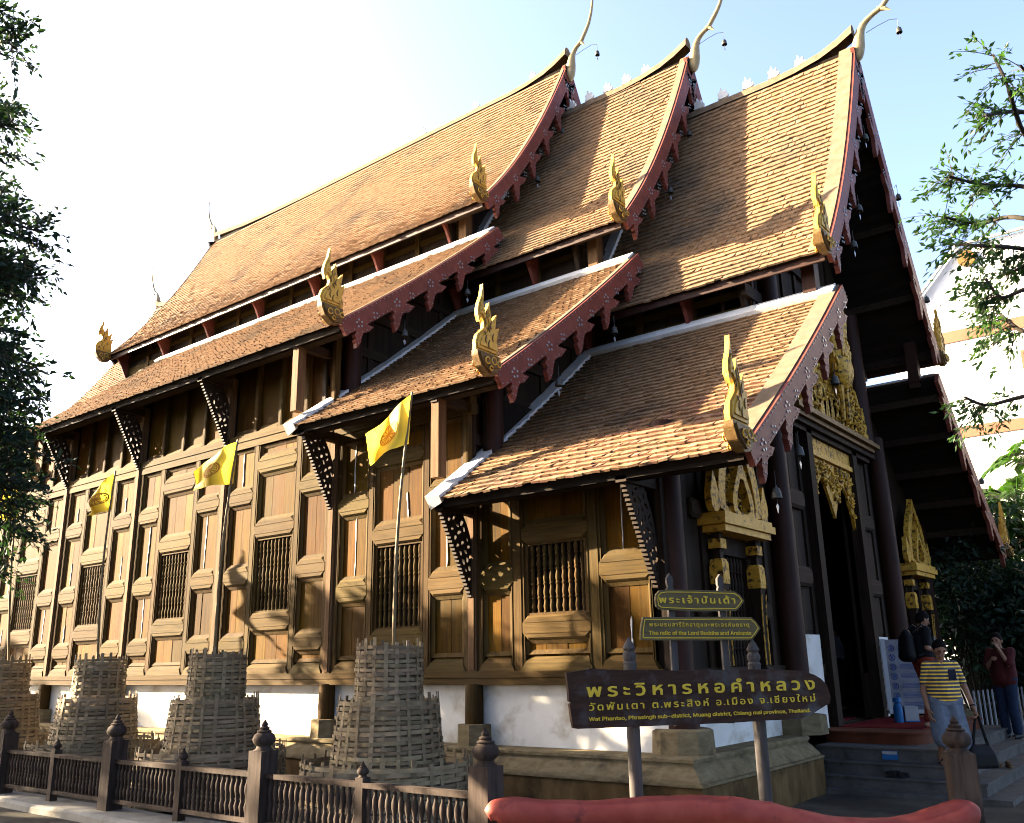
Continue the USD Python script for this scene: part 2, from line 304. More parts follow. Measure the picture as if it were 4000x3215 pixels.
DECKS = {}
for t in TIERS:
    nme, y0, y1, ys, ridge, eave, stop, seave = t
    pu, ps = prof_upper(t), prof_skirt(t)
    for sx in (-1, 1):
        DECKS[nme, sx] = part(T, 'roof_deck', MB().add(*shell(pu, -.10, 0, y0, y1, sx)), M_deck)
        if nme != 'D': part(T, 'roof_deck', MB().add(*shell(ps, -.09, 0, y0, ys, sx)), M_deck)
        if sx == 1:   # far slopes, turned away from the picture
            part(T, 'roof_covering', MB().add(*shell(pu, 0.004, .035, y0 + .01, y1 - .01, sx)), M_tile)
            if nme != 'D': part(T, 'roof_covering', MB().add(*shell(ps, 0.004, .035, y0 + .01, ys - .01, sx)), M_tile)
    lay_tiles(pu, y0 + .10, y1 - .01, -1)
    if nme != 'D': lay_tiles(ps, y0 + .10, ys - .12, -1)
    # plaster verge along the front edge, ridge cap, flashing on top of the skirt
    vm = {'A': (M_verge, .23), 'B': (M_verge, .13), 'C': (M_verge, .07), 'D': (M_verge, .1)}[nme]
    for sx in (-1, 1):
        part(T, 'verge', MB().add(*shell(pu, .012, .070, y0 - .02, y0 + vm[1], sx)), vm[0])
        if nme != 'D':
            part(T, 'verge', MB().add(*shell(ps, .012, .070, y0 - .02, y0 + (vm[1] if nme == 'A' else .06), sx)), vm[0])
            fl = prof_skirt(t, 40)[:3]
            part(T, 'flashing', MB().add(*shell(fl, .03, .10, y0 + .02, ys - .05, sx)), M_plaster)
        if nme in 'AB':
            # thick white rear edge of the skirt, ragged on the side of the tiles, and the seam against the wall above
            e = MB(); k = 46; d = np.linspace(2.75, 6.80, k); z = skirt(stop, seave, (d - 2.75) / 4); pp = np.stack([d, z], 1); nn = nrm(pp)
            w = .21 + .03 * meshkit.noise(np.stack([d * 6, d * 0, d * 0], 1), 3) + .03 * (np.arange(k) % 2); w[0] += .05
            Vv = []
            for off, yy in ((-.10, ys + .04 + 0 * w), (.10, ys + .04 + 0 * w), (.085, ys + .04 - w), (-.02, ys + .04 - w)):
                q = pp + nn * off; Vv.append(np.stack([XC + sx * q[:, 0], yy, q[:, 1]], 1))
            Ff = [[a * k + i, a * k + i + 1, ((a + 1) % 4) * k + i + 1, ((a + 1) % 4) * k + i] for a in range(4) for i in range(k - 1)] + [[0, k, 2 * k, 3 * k], [k - 1, 2 * k - 1, 3 * k - 1, 4 * k - 1]]
            part(T, 'rear_verge', MB().add(np.vstack(Vv), Ff), M_plaster)
            part(T, 'flashing', MB().add(*shell(pu, .02, .11, y1 - .20, y1 + .02, sx)), M_plaster)
        # boards along the eaves
        (da, za), (db, zb) = pu[-1], ps[-1]
        part(T, 'fascia', MB().box((XC + sx * (da - .06), y0 + .02, za - .13), (XC + sx * (da - .02), y1 - .02, za - .02)), M_redwood)
        if nme != 'D':
            part(T, 'fascia', MB().box((XC + sx * (db - .08), y0 + .02, zb - .10), (XC + sx * (db - .04), ys - .02, zb - .01)), M_deck)
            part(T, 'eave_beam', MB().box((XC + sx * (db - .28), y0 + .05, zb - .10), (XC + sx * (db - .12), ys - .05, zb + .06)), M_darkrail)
    cap = [(-.13, -.12), (-.10, .02), (-.04, .07), (.04, .07), (.10, .02), (.13, -.12)]
    yy = np.concatenate([[y0 - .05, y0 + .25, y0 + .6, y0 + 1.1], np.linspace(y0 + 1.6, y1, 9)]); up = np.array([.42, .26, .13, .04] + [0] * 9)
    if nme in 'CD': up = up + np.concatenate([[0] * 10, [.02, .08, .22]])
    Vv = np.array([(XC + a, y, ridge + b * (1 + u * .6) + u) for y, u in zip(yy, up) for a, b in cap])
    Ff = [[i * 6 + a, i * 6 + a + 1, (i + 1) * 6 + a + 1, (i + 1) * 6 + a] for i in range(len(yy) - 1) for a in range(5)] + [[0, 1, 2, 3], [3, 4, 5, 0]]
    part(T, 'ridge_cap', MB().add(Vv, Ff), M_verge)
    # purlins that show under the overhang
    ov = {'A': (y0 + .05, YF + .05), 'B': (y0 + .05, 3.60), 'C': (y0 + .05, 6.70), 'D': (y0, y1)}[nme]
    for sx in (-1, 1):
        for u in (.22, .46, .70, .93):
            d = 3.2 * u; z = upper(ridge, eave, u) - .20
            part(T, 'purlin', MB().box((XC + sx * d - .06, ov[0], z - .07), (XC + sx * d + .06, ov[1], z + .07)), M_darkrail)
        if nme != 'D':
            for u in (.06, .24, .42, .60, .78):
                d = 2.75 + 4 * u; z = skirt(stop, seave, u) - .19
                part(T, 'purlin', MB().box((XC + sx * d - .055, ov[0], z - .07), (XC + sx * d + .055, ov[1], z + .07)), M_darkrail)

TL = np.array(TILES); TN = len(TL)
near = np.linalg.norm(TL.mean(1) - CAM, axis=1); order = np.argsort(near)
for k in order[:300]:
    part(DECKS['A', -1], 'roof_tile', (TL[k], BOXF), M_tile)
rest = TL[order[300:]]
part(T, 'tile_courses', (rest.reshape(-1, 3), (BOXF[None] + 8 * np.arange(len(rest))[:, None, None]).reshape(-1, 3)), M_tile, kind='stuff')

# ---- bargeboards with hooks, inlay, finials -------------------------------
HOOK = [(-.56, .16), (-.40, -.01), (-.29, -.05), (-.20, -.12), (-.155, -.24), (-.12, -.38), (-.06, -.49), (.0, -.55), (.02, -.45), (.065, -.38), (.025, -.31), (.085, -.24), (.035, -.16), (.06, -.09), (.13, -.06), (.21, -.10), (.27, -.05), (.22, .04), (.22, .14)]
def bargeboard(p, y, sx, hooks, wid=.21):
    nn = nrm(p); topl = p + nn * .055; bot = p - nn * wid
    poly = Polygon(np.vstack([topl, bot[::-1]])).buffer(0)
    s = np.concatenate([[0], np.cumsum(np.linalg.norm(np.diff(bot, axis=0), axis=1))]); hs = []
    for k in range(hooks):
        q = s[-1] * (k + .74) / hooks
        a = np.array([np.interp(q, s, bot[:, 0]), np.interp(q, s, bot[:, 1])]); hs.append(a)
        sc = .84 if k < hooks - 1 else .64
        k0 = int(np.argmin(abs(s - q))); tt = bot[min(k0 + 1, len(bot) - 1)] - bot[max(k0 - 1, 0)]; slope = math.degrees(math.atan2(-tt[1], tt[0]))
        poly = poly.union(affinity.translate(affinity.rotate(Polygon(np.array(HOOK) * sc).buffer(0), -(slope - 36) * .85, origin=(0, 0)), a[0], a[1] + .05))
    poly = poly.buffer(.008).buffer(-.008)
    b = part(T, 'bargeboard', MB().prism(poly, .07, XZ(y - .07, sx, XC)), M_red)
    inl = MB(); hexa = [(math.cos(t), math.sin(t)) for t in np.arange(6) * math.pi / 3]
    def dot(u, v, r, el=1.0):
        inl.prism(Polygon([(u + r * c, v + r * q * el) for c, q in hexa]), .012, XZ(y - .080, sx, XC))
    for a in hs:
        c = a + [-.04, .12]
        for t in range(5): dot(c[0] + .06 * math.cos(t * 1.257), c[1] + .06 * math.sin(t * 1.257), .019)
        c2 = c + [-.34, .24] if a[0] > .6 else c
        for t in range(4): dot(c2[0] + .05 * math.cos(t * 1.57 + .6), c2[1] + .05 * math.sin(t * 1.57 + .6), .016)
    ring = poly.buffer(-.03)
    for gmt in getattr(ring, 'geoms', [ring]):
        L = gmt.exterior.length
        for q in np.arange(0, L, .115):
            pt = gmt.exterior.interpolate(q); dot(pt.x, pt.y, .0085)
    part(b, 'mirror_inlay', inl, M_inlay, kind='stuff')
    return hs
# naga finial outline, traced as a carving: u outward, v up, metres
NAGA = [(0, 0), (.16, .10), (.235, .24), (.255, .40), (.21, .52), (.09, .63), (.075, .72), (.14, .80), (.165, .70), (.195, .78), (.20, .87), (.175, .97), (.125, 1.08), (.085, 1.27), (.072, 1.10), (.085, .98), (.035, .85), (-.04, 1.04), (-.055, .90), (-.09, .78), (-.19, .90), (-.155, .68), (-.235, .72), (-.185, .52), (-.21, .40), (-.19, .26), (-.235, .18), (-.15, .04)]
def ring_smooth(pts, n=2):
    p = np.array(pts, float)
    for _ in range(n):
        q = np.empty((2 * len(p), 2)); q[0::2] = .75 * p + .25 * np.roll(p, -1, 0); q[1::2] = .25 * p + .75 * np.roll(p, -1, 0); p = q
    return p
def ring_soft(pts, c=.07):
    p = np.array(pts, float); q = np.empty((2 * len(p), 2)); q[0::2] = (1 - c) * p + c * np.roll(p, -1, 0); q[1::2] = c * p + (1 - c) * np.roll(p, -1, 0); return q
NAGA_S = Polygon(ring_soft(NAGA)).buffer(0)
def finial(d, z, y, sx, s=1.0):
    """carved naga head that ends a bargeboard: gilded flame above, brown face below"""
    fn = lambda dep: (lambda u, v, w: (XC + sx * (d + u * s), y + (w - dep / 2), z + v * s))
    up = NAGA_S.intersection(sbox(-1, .30, 1, 2)); lo = NAGA_S.intersection(sbox(-1, -1, 1, .30))
    m = MB(); m.prism(up, .055, fn(.055)); m.prism(up.buffer(-.03), .095, fn(.095)); m.prism(up.buffer(-.07), .13, fn(.13))
    b = part(T, 'naga_finial', m, M_gold)
    # feather strokes
    q = MB()
    for k in range(9):
        v0 = .36 + .055 * k; u0 = .02 + .14 * math.sin(k * 2.4) * (.6 if k < 6 else .25)
        for yy in (-.068, .068):
            q.tube([(XC + sx * (d + (u0 + .02 * math.sin(i * 1.3)) * s), y + yy * (1 if k < 6 else .7), z + (v0 + .04 * i) * s) for i in range(4)], [.006, .012, .010, .004], 5)
    part(b, 'carved_feathers', q, M_golddark, kind='stuff')
    f = MB(); f.prism(lo, .10, fn(.10)); f.prism(lo.buffer(-.03), .16, fn(.16)); f.prism(lo.buffer(-.08), .21, fn(.21))
    fp = part(T, 'naga_face', f, M_golddark)
    e = MB()
    for u, v, r in ((.10, .17, .045), (-.03, .19, .05), (-.13, .17, .04), (.03, .08, .03)):
        for yy in (-.118, .118):
            th = np.linspace(0, 2 * math.pi, 11); e.tube([(XC + sx * (d + (u + r * math.cos(a)) * s), y + yy * .92, z + (v + r * math.sin(a)) * s) for a in th], .010, 5, cap=False)
    part(fp, 'face_lines', e, M_gold, kind='stuff')
HOOKS = {}
for t in TIERS[:3]:
    nme, y0, y1, ys, ridge, eave, stop, seave = t
    for sx in (-1, 1):
        HOOKS[nme, 'u', sx] = bargeboard(prof_upper(t, 22), y0, sx, 6)
        HOOKS[nme, 's', sx] = bargeboard(prof_skirt(t, 22)[:, :], y0, sx, 5, .21)
        finial(3.36, eave - .12, y0 - .05, sx, 1.0)
        finial(6.94, seave - .08, y0 - .05, sx, 1.0)
# finials on the rear end of the highest roof
t = TIERS[2]
finial(3.36, t[5] - .22, 19.75, -1, 1.05); finial(3.36, t[5] - .22, 19.75, 1, 1.05)
for sx in (-1, 1):
    part(T, 'bargeboard', MB().prism(Polygon(np.vstack([prof_upper(t) + nrm(prof_upper(t)) * .05, (prof_upper(t) - nrm(prof_upper(t)) * .3)[::-1]])).buffer(0), .07, XZ(19.72, sx, XC)), M_deck)
# horns on the gable tops
HORN = [(0, 0, .03), (-.005, .06, .085), (-.02, .18, .112), (-.035, .32, .118), (-.05, .46, .105), (-.08, .63, .078), (-.14, .76, .058), (-.24, .86, .050), (-.35, .92, .050), (-.41, 1.02, .050), (-.50, 1.16, .047), (-.59, 1.33, .042), (-.67, 1.58, .036), (-.72, 1.88, .029), (-.72, 2.15, .021), (-.68, 2.40, .013), (-.60, 2.62, .004)]
def horn(y0, z0, s=1.0, lean=1.0, sgn=1):
    p = np.array(HORN); m = MB()
    th = np.linspace(0, len(p) - 1, 60); q = np.stack([np.interp(th, np.arange(len(p)), p[:, k]) for k in range(3)], 1)
    q[1:-1] = (q[:-2] + 2 * q[1:-1] + q[2:]) / 4
    m.tube([(XC, y0 + sgn * s * lean * a, z0 + s * b) for a, b, _ in q], q[:, 2] * s, 12)
    h = part(T, 'ridge_horn', m, M_horn, smooth=True)
    b = MB(); b.tube([(XC, y0 + sgn * s * lean * -.30, z0 + s * .93), (XC, y0 + sgn * s * lean * -.39, z0 + s * .87), (XC, y0 + sgn * s * lean * -.45, z0 + s * .79)], [.05 * s, .04 * s, .006], 8)
    part(h, 'beak', b, M_horn)
horn(-.96, 12.42, 1.0, 1.55); horn(2.32, 13.74, 1.0, 1.2); horn(5.46, 14.97, 1.0, 1.0)
horn(19.75, 15.3, .8, 1.0, -1); horn(23.0, 13.8, .8, 1.0, -1)
# little flame ornaments along the ridges
for t, n in ((TIERS[0], 6), (TIERS[1], 6), (TIERS[2], 7)):
    for k in range(n):
        y = t[1] + 1.0 + (t[2] - t[1] - 1.2) * k / n; z = t[4] + .10; m = MB()
        m.prism(affinity.scale(Polygon(ring_smooth([(-.16, 0), (-.20, .12), (-.10, .10), (-.12, .26), (-.02, .18), (.04, .36), (.08, .18), (.15, .22), (.12, .08), (.17, 0)], 1)), .7, .8, origin=(0, 0)), .05, YZ(XC - .025)); m.v[-1] = m.v[-1] + np.array([0, y, z])
        part(T, 'ridge_flame', m, M_plaster)
# ---- side wall of panels -----------------------------------------------
def under(x):                    # open height below the three tiers' skirts, by y
    return 0
core = MB()
Z_TOP = {0: 4.30, 1: 5.84, 2: 7.34}
WIN = []                         # (y0, y1, z0, z1)
BAYS = [  # y right, y left, tier
    (0.62, 3.43, 0), (3.43, 6.35, 1), (6.35, 9.32, 2), (9.32, 12.30, 2), (12.30, 15.25, 2), (15.25, 18.2, 2), (18.2, 21.2, 2)]
SPEC = {
 'Cw': [('p', 1.77, 2.27), ('b', 2.27, 2.58), ('w', 2.58, 3.82), ('b', 3.82, 4.13), ('p', 4.13, 4.95), ('b', 4.95, 5.27), ('p', 5.27, 5.46)],
 'Cn': [('p', 1.77, 1.94), ('b', 1.94, 2.22), ('p', 2.22, 3.06), ('b', 3.06, 3.38), ('p', 3.38, 4.45), ('b', 4.45, 4.75), ('p', 4.75, 5.46)],
 'Bw': [('p', 1.77, 1.92), ('b', 1.92, 2.20), ('w', 2.20, 3.43), ('b', 3.43, 3.75), ('p', 3.75, 4.62), ('b', 4.62, 4.82), ('p', 4.82, 5.14)],
 'Bn': [('p', 1.79, 2.62), ('b', 2.62, 2.97), ('p', 2.97, 3.95), ('b', 3.95, 4.27), ('p', 4.27, 5.14)],
 'Aw': [('p', 1.80, 1.98), ('b', 1.98, 2.28), ('w', 2.28, 3.20), ('b', 3.20, 3.46), ('p', 3.46, 3.98)],
 'An': [('p', 1.79, 2.62), ('b', 2.62, 2.96), ('p', 2.96, 3.98)]}
W = part(T, 'side_wall', MB().box((XW + .10, YF + .1, 1.44), (XW + .12, YF + .12, 1.5)), M_dark)   # replaced below by the full core
def chamfer_block(yc, w, z0, z1):
    """eight-sided rail: corners cut, face bevelled, a shallow groove"""
    a, b = w / 2, w / 2 - .09; h = (z1 - z0) / 2; zc = (z0 + z1) / 2; c = min(.09, h * .55)
    out = [(-a, -h + c), (-b, -h), (b, -h), (a, -h + c), (a, h - c), (b, h), (-b, h), (-a, h - c)]
    V = [(XW + .06, yc + u, zc + v) for u, v in out] + [(XW - .015, yc + u, zc + v) for u, v in out] + [(XW - .040, yc + u * .965, zc + v * .84) for u, v in out]
    F = [[r * 8 + i, r * 8 + (i + 1) % 8, (r + 1) * 8 + (i + 1) % 8, (r + 1) * 8 + i] for r in (0, 1) for i in range(8)] + [[16, 17, 18, 19], [16, 19, 20, 23], [20, 21, 22, 23]]
    m = MB().add(V, F)
    m.box((XW - .047, yc - a * .92, zc - h * .50), (XW - .035, yc + a * .92, zc - h * .46)); m.box((XW - .047, yc - a * .92, zc + h * .42), (XW - .035, yc + a * .92, zc + h * .46))
    return m
def panel(yc, w, z0, z1, crack):
    k = 2 if w < .75 else 3; ys = np.linspace(yc - w / 2, yc + w / 2, k + 1); ys[1:-1] += rng.uniform(-.05, .05, k - 1)
    for a, b in zip(ys[:-1], ys[1:]):
        x = XW + .026 + rng.uniform(-.005, .004)
        part(W, 'plank', MB().box((x, a + .004, z0 - .02), (x + .03, b - .004, z1 + .02)), M_plank)
    if crack:
        y = ys[1]; n = 9; zz = np.linspace(z0 + .04, z1 - .04 if rng.random() < .6 else (z0 + z1) / 2, n); wv = rng.uniform(.003, .010, n); wv[[0, -1]] = .001; yo = np.cumsum(rng.normal(0, .004, n))
        V = [(XW + .012, y + o + sgn * q, z) for z, q, o in zip(zz, wv, yo) for sgn in (-1, 1)] + [(XW + .034, y + o + sgn * q, z) for z, q, o in zip(zz, wv, yo) for sgn in (-1, 1)]
        F = [[2 * i, 2 * i + 1, 2 * i + 3, 2 * i + 2] for i in range(n - 1)] + [[2 * i, 2 * i + 2, 2 * n + 2 * i + 2, 2 * n + 2 * i] for i in range(n - 1)] + [[2 * i + 1, 2 * n + 2 * i + 1, 2 * n + 2 * i + 3, 2 * i + 3] for i in range(n - 1)]
        part(W, 'crack_filler', MB().add(V, F), M_plaster)
    # sloping mouldings of the frame
    f = MB(); a, o = w / 2, .055
    for zc, sg in ((z0, -1), (z1, 1)):
        f.add([(XW - .01, yc - a, zc), (XW - .01, yc + a, zc), (XW + .017, yc + a - o, zc - sg * o), (XW + .017, yc - a + o, zc - sg * o), (XW + .06, yc - a, zc), (XW + .06, yc + a, zc)], [[0, 1, 2, 3], [0, 1, 5, 4], [2, 3, 4, 5]])
    for sg in (-1, 1):
        f.add([(XW - .012, yc + sg * a, z0), (XW - .012, yc + sg * a, z1), (XW + .015, yc + sg * (a - o), z1 - o), (XW + .015, yc + sg * (a - o), z0 + o), (XW + .058, yc + sg * a, z0), (XW + .058, yc + sg * a, z1)], [[0, 1, 2, 3], [0, 1, 5, 4], [2, 3, 4, 5]])
    part(W, 'panel_moulding', f, M_stile)
def baluster_profile(z0, z1, r, beads):
    L = z1 - z0; pr = [(r * .62, 0)]
    for k in range(beads):
        a = L * k / beads; q = L / beads
        pr += [(r * .62, a + q * .05), (r * 1.0, a + q * .14), (r * .62, a + q * .22), (r * .72, a + q * .30), (r * .95, a + q * .55), (r * .70, a + q * .82), (r * .60, a + q * .96)]
    return [(a, z0 + b) for a, b in pr] + [(r * .62, z1)]
def window(yc, w, z0, z1, n=9):
    WIN.append((yc - w / 2 + .02, yc + w / 2 - .02, z0 + .01, z1 - .01))
    f = MB(); o = .05
    for sg in (-1, 1): f.box((XW - .005, yc + sg * w / 2, z0), (XW + .09, yc + sg * (w / 2 - o), z1))
    f.box((XW - .004, yc - w / 2 + o, z0), (XW + .09, yc + w / 2 - o, z0 + .03)); f.box((XW - .004, yc - w / 2 + o, z1 - .03), (XW + .09, yc + w / 2 - o, z1))
    wp = part(T, 'window', f, M_stile)
    part(wp, 'shutter', MB().box((XW + .15, yc - w / 2 - .05, z0 - .05), (XW + .19, yc + w / 2 + .05, z1 + .05)), M_deck)
    for k in range(n):
        y = yc - w / 2 + o + (w - 2 * o) * (k + .5) / n
        part(wp, 'baluster', MB().lathe(baluster_profile(0, z1 - z0 - .02, .034, 5), (XW + .04, y, z0 + .01), 8), M_stile, smooth=60)
def stile(y0, y1, z0, z1):
    m = MB().box((XW - .020, y0, z0), (XW + .07, y1, z1)); c = (y0 + y1) / 2; w = y1 - y0
    m.box((XW - .035, c - w * .28, z0), (XW - .018, c + w * .28, z1)); m.box((XW - .030, y0 + .005, z0), (XW - .018, y0 + .018, z1)); m.box((XW - .030, y1 - .018, z0), (XW - .018, y1 - .005, z1))
    part(W, 'stile', m, M_stile)
for bi, (ya, yb, tier) in enumerate(BAYS):
    K = 'ABC'[tier]; zt = {0: 4.0, 1: 5.16, 2: 5.48}[tier]
    inner0, inner1 = ya + .08, yb - .08
    if tier == 0: cols = [('n', .70, 1.36), ('w', 1.58, 2.56), ('n', 2.78, 3.26)]
    else:
        s1, s2 = .10, .17; wn = (inner1 - inner0 - 2 * s1 - 2 * s2 - 1.0) / 2
        cols = [('n', inner0 + s1, inner0 + s1 + wn), ('w', inner0 + s1 + wn + s2, inner1 - s1 - wn - s2), ('n', inner1 - s1 - wn, inner1 - s1)]
    edges = [inner0] + [e for c in cols for e in c[1:]] + [inner1]
    for k in range(0, len(edges), 2): stile(edges[k], edges[k + 1], 1.60, zt)
    for ty, a, b in cols:
        yc, w = (a + b) / 2, b - a
        for kind, z0, z1 in SPEC[K + ty]:
            if kind == 'p' and z1 - z0 > .1: panel(yc, w, z0, z1, (z1 - z0) > .5 and rng.random() < .55)
            elif kind == 'b': part(W, 'rail_block', chamfer_block(yc, w + .10, z0, z1), M_rail)
            elif kind == 'w': window(yc, w, z0, z1)
        # sill
        m = MB(); m.add([(XW - .06, a - .06, 1.60), (XW - .06, b + .06, 1.60), (XW - .045, b + .0, 1.70), (XW - .045, a - .0, 1.70), (XW + .02, b - .05, 1.775), (XW + .02, a + .05, 1.775), (XW + .06, a - .06, 1.60), (XW + .06, b + .06, 1.60)], [[0, 1, 2, 3], [3, 2, 4, 5], [5, 4, 7, 6], [0, 3, 5, 6], [1, 7, 4, 2]])
        part(W, 'sill', m, M_rail)
    # head beam and the row of short panels under the roof
    part(W, 'head_beam', MB().box((XW - .045, ya + .0, zt), (XW + .08, yb - .0, zt + .13)).box((XW - .06, ya + .002, zt + .135), (XW + .08, yb - .002, zt + .26)), M_rail)
    z1 = {0: 4.12, 1: 5.68, 2: 7.2}[tier]
    if z1 - zt > .40:
        ky = np.linspace(ya + .1, yb - .1, 5 if tier == 2 else 4)
        for a, b in zip(ky[:-1], ky[1:]):
            part(W, 'plank', MB().box((XW + .05, a + .05, zt + .25), (XW + .08, b - .05, z1)), M_plank)
            stile(a - .05, a + .05, zt + .26, z1)
            part(W, 'rail_block', MB().hexa([(XW + .05, a + .05, zt + .26), (XW + .05, b - .05, zt + .26), (XW - .03, b - .10, zt + .26), (XW - .03, a + .10, zt + .26), (XW + .05, a + .05, zt + .38), (XW + .05, b - .05, zt + .38), (XW + .03, b - .10, zt + .36), (XW + .03, a + .10, zt + .36)]), M_rail)
for y, z1 in ((3.43, 4.05), (6.35, 5.35), (9.32, 6.9), (12.30, 6.9), (15.25, 6.9), (18.2, 6.9), (21.2, 6.9)):
    part(T, 'wall_post', MB().box((XW - .06, y - .075, 1.60), (XW + .05, y + .075, z1)).box((XW - .075, y - .045, 1.62), (XW - .055, y + .045, z1)), M_pale)
part(T, 'ground_beam', MB().box((XW - .075, YF + .12, 1.43), (XW + .12, YR, 1.515)).box((XW - .085, YF + .12, 1.52), (XW + .12, YR, 1.602)), M_rail)
# the boarding behind the panels, with the window openings cut out
def slab(outline, holes, x0, dep):
    pg = outline
    for a, b, c, d in holes: pg = pg.difference(sbox(a, c, b, d))
    return MB().prism(pg, dep, YZ(x0))
outl = Polygon([(YF + .12, 1.5), (YR, 1.5), (YR, 7.22), (6.6, 7.22), (6.6, 5.70), (3.5, 5.70), (3.5, 4.14), (YF + .12, 4.14)])
stage.RemovePrim(W + '/unused')
full = slab(outl, WIN, XW + .082, .06)
v, f, _ = meshkit.arrays(full.done())
pr = UsdGeom.Mesh(stage.GetPrimAtPath(W)); pr.GetPointsAttr().Set(Vt.Vec3fArray.FromNumpy(v.astype(np.float32))); pr.GetFaceVertexCountsAttr().Set(Vt.IntArray.FromNumpy(np.full(len(f), 3, np.int32))); pr.GetFaceVertexIndicesAttr().Set(Vt.IntArray.FromNumpy(f.astype(np.int32).ravel()))
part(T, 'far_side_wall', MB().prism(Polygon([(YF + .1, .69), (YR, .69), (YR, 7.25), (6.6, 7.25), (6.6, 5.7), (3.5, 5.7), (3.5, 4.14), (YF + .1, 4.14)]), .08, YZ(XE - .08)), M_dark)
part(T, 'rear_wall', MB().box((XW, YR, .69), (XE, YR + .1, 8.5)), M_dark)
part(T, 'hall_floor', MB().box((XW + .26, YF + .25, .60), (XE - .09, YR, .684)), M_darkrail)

part(T, 'ceiling', MB().box((2.7, YF + .2, 5.55), (10.2, 6.8, 5.62)), M_deck); part(T, 'ceiling', MB().box((.62, 6.801, 5.55), (12.35, YR - .1, 5.62)), M_deck)
part(T, 'inner_screen', MB().box((.7, 3.4, .69), (5.2, 3.46, 5.5)), M_deck); part(T, 'inner_screen', MB().box((7.7, 3.4, .69), (12.3, 3.46, 5.5)), M_deck)
# short round columns under the ground beam, on pale blocks
for y in (3.43, 6.35, 9.32, 12.30, 15.25, 18.2):
    part(T, 'short_column', MB().lathe([(.125, 0), (.122, .25), (.12, .5)], (XW - .02, y, .945), 14), M_stile, smooth=40)
    part(T, 'column_block', MB().lathe([(.235, 0), (.225, .255), (.19, .26)], (XW - .02, y, .685), 8), M_stone)

# slender posts, tie beams and pierced brackets that carry the skirt eaves
def bracket(y, x0, z0, x1, z1, mat=M_dark, axis='x'):
    """pierced, saw-edged bracket board from (x0, z0) on the wall out to (x1, z1) at the eave"""
    a = np.array([x0, z0]); b = np.array([x1, z1]); L = np.linalg.norm(b - a); t = (b - a) / L; q = np.array([t[1], -t[0]])
    if q[0] < 0 and x1 < x0: q = q
    n = 24; outer = []
    for i in range(n + 1):
        s = i / n; outer += [a + t * L * s - q * .0, a + t * L * (s + .5 / n) - q * .022] if i < n else [a + t * L]
    wd = lambda s: .05 + .40 * math.sin(min(s * 1.25, 1) * math.pi / 2) ** 1.0 * (1 - .25 * s)
    inner = [a + t * L * s + q * wd(s) for s in np.linspace(1, 0, 14)]
    pg = Polygon(outer + inner).buffer(0)
    rg = random.Random(int(y * 100)); holes = []
    for i in range(9):
        s = .10 + .80 * (i + .5) / 9; w = wd(s)
        for f in ((.22, .5, .78) if w > .26 else (.3, .7) if w > .17 else (.5,)):
            c = a + t * L * (s + rg.uniform(-.015, .015)) + q * w * f
            e = affinity.rotate(affinity.scale(Point(*c).buffer(1, 3), rg.uniform(.012, .024), rg.uniform(.030, .055)), rg.uniform(-60, 60))
            holes.append(e)
    pg = pg.difference(unary_union(holes))
    part(T, 'eave_bracket', MB().prism(pg, .07, XZ(y - .035) if axis == 'x' else XZ(y - .035)), mat)
for y, ze in ((.62, 3.72), (3.45, 3.72), (6.38, 5.26), (9.32, 6.76), (12.30, 6.76), (15.25, 6.76), (18.2, 6.76)):
    bracket(y, XW - .03, ze - 1.22, -.24, ze - .02)
    part(T, 'tie_beam', MB().box((-.26, y - .07, ze - .05), (XW + .1, y + .07, ze + .09)), M_darkrail)
for y, z0, z1 in ((3.56, 4.14, 5.26), (6.66, 5.66, 6.78)):
    part(T, 'eave_post', MB().box((-.22, y - .07, z0), (-.06, y + .07, z1)), M_pale)
    part(T, 'tie_beam', MB().box((-.24, y - .06, z1 - .06), (XW + .2, y + .06, z1 + .08)), M_darkrail)

# clerestory strip between the skirts and the upper roofs
for t in TIERS[:3]:
    nme, y0, y1, ys, ridge, eave, stop, seave = t
    ya = YF if nme == 'A' else y0 + 1.10; yb = min(y1, 19.6); x = XC - 2.62; z0, z1 = stop - .12, upper(ridge, eave, 2.62 / 3.2) - .22
    for sx in (-1, 1):
        xx = XC + sx * 2.62
        part(T, 'clerestory_wall', MB().box((xx - .03, ya + (1.05 if nme == 'A' and sx < 0 else 0), z0), (xx + .03, yb, z1)), M_dark)
    n = max(2, int((yb - ya) / 1.0))
    for k in range(n + 1):
        y = ya + .08 + (yb - ya - .16) * k / n
        part(T, 'clerestory_post', MB().box((x - .09, y - .06, z0), (x - .031, y + .06, z1 - .2)), M_stile)
        if k % 2 == (1 if nme != 'C' else 0):
            # small brown console under the upper eave
            cp = Polygon([(0, 0), (-.03, .16), (-.10, .30), (-.26, .62), (-.40, .78), (-.44, .86), (-.30, .90), (-.12, .90), (0, .90)])
            part(T, 'eave_console', MB().prism(affinity.translate(cp, XC - 2.62 - .09, eave - .80), .06, XZ(y - .03)), M_red)
    part(T, 'clerestory_rail', MB().box((x - .07, ya, z0), (x - .032, yb, stop + .16)).box((x - .06, ya, eave - .12), (x - .034, yb, eave)), M_rail)
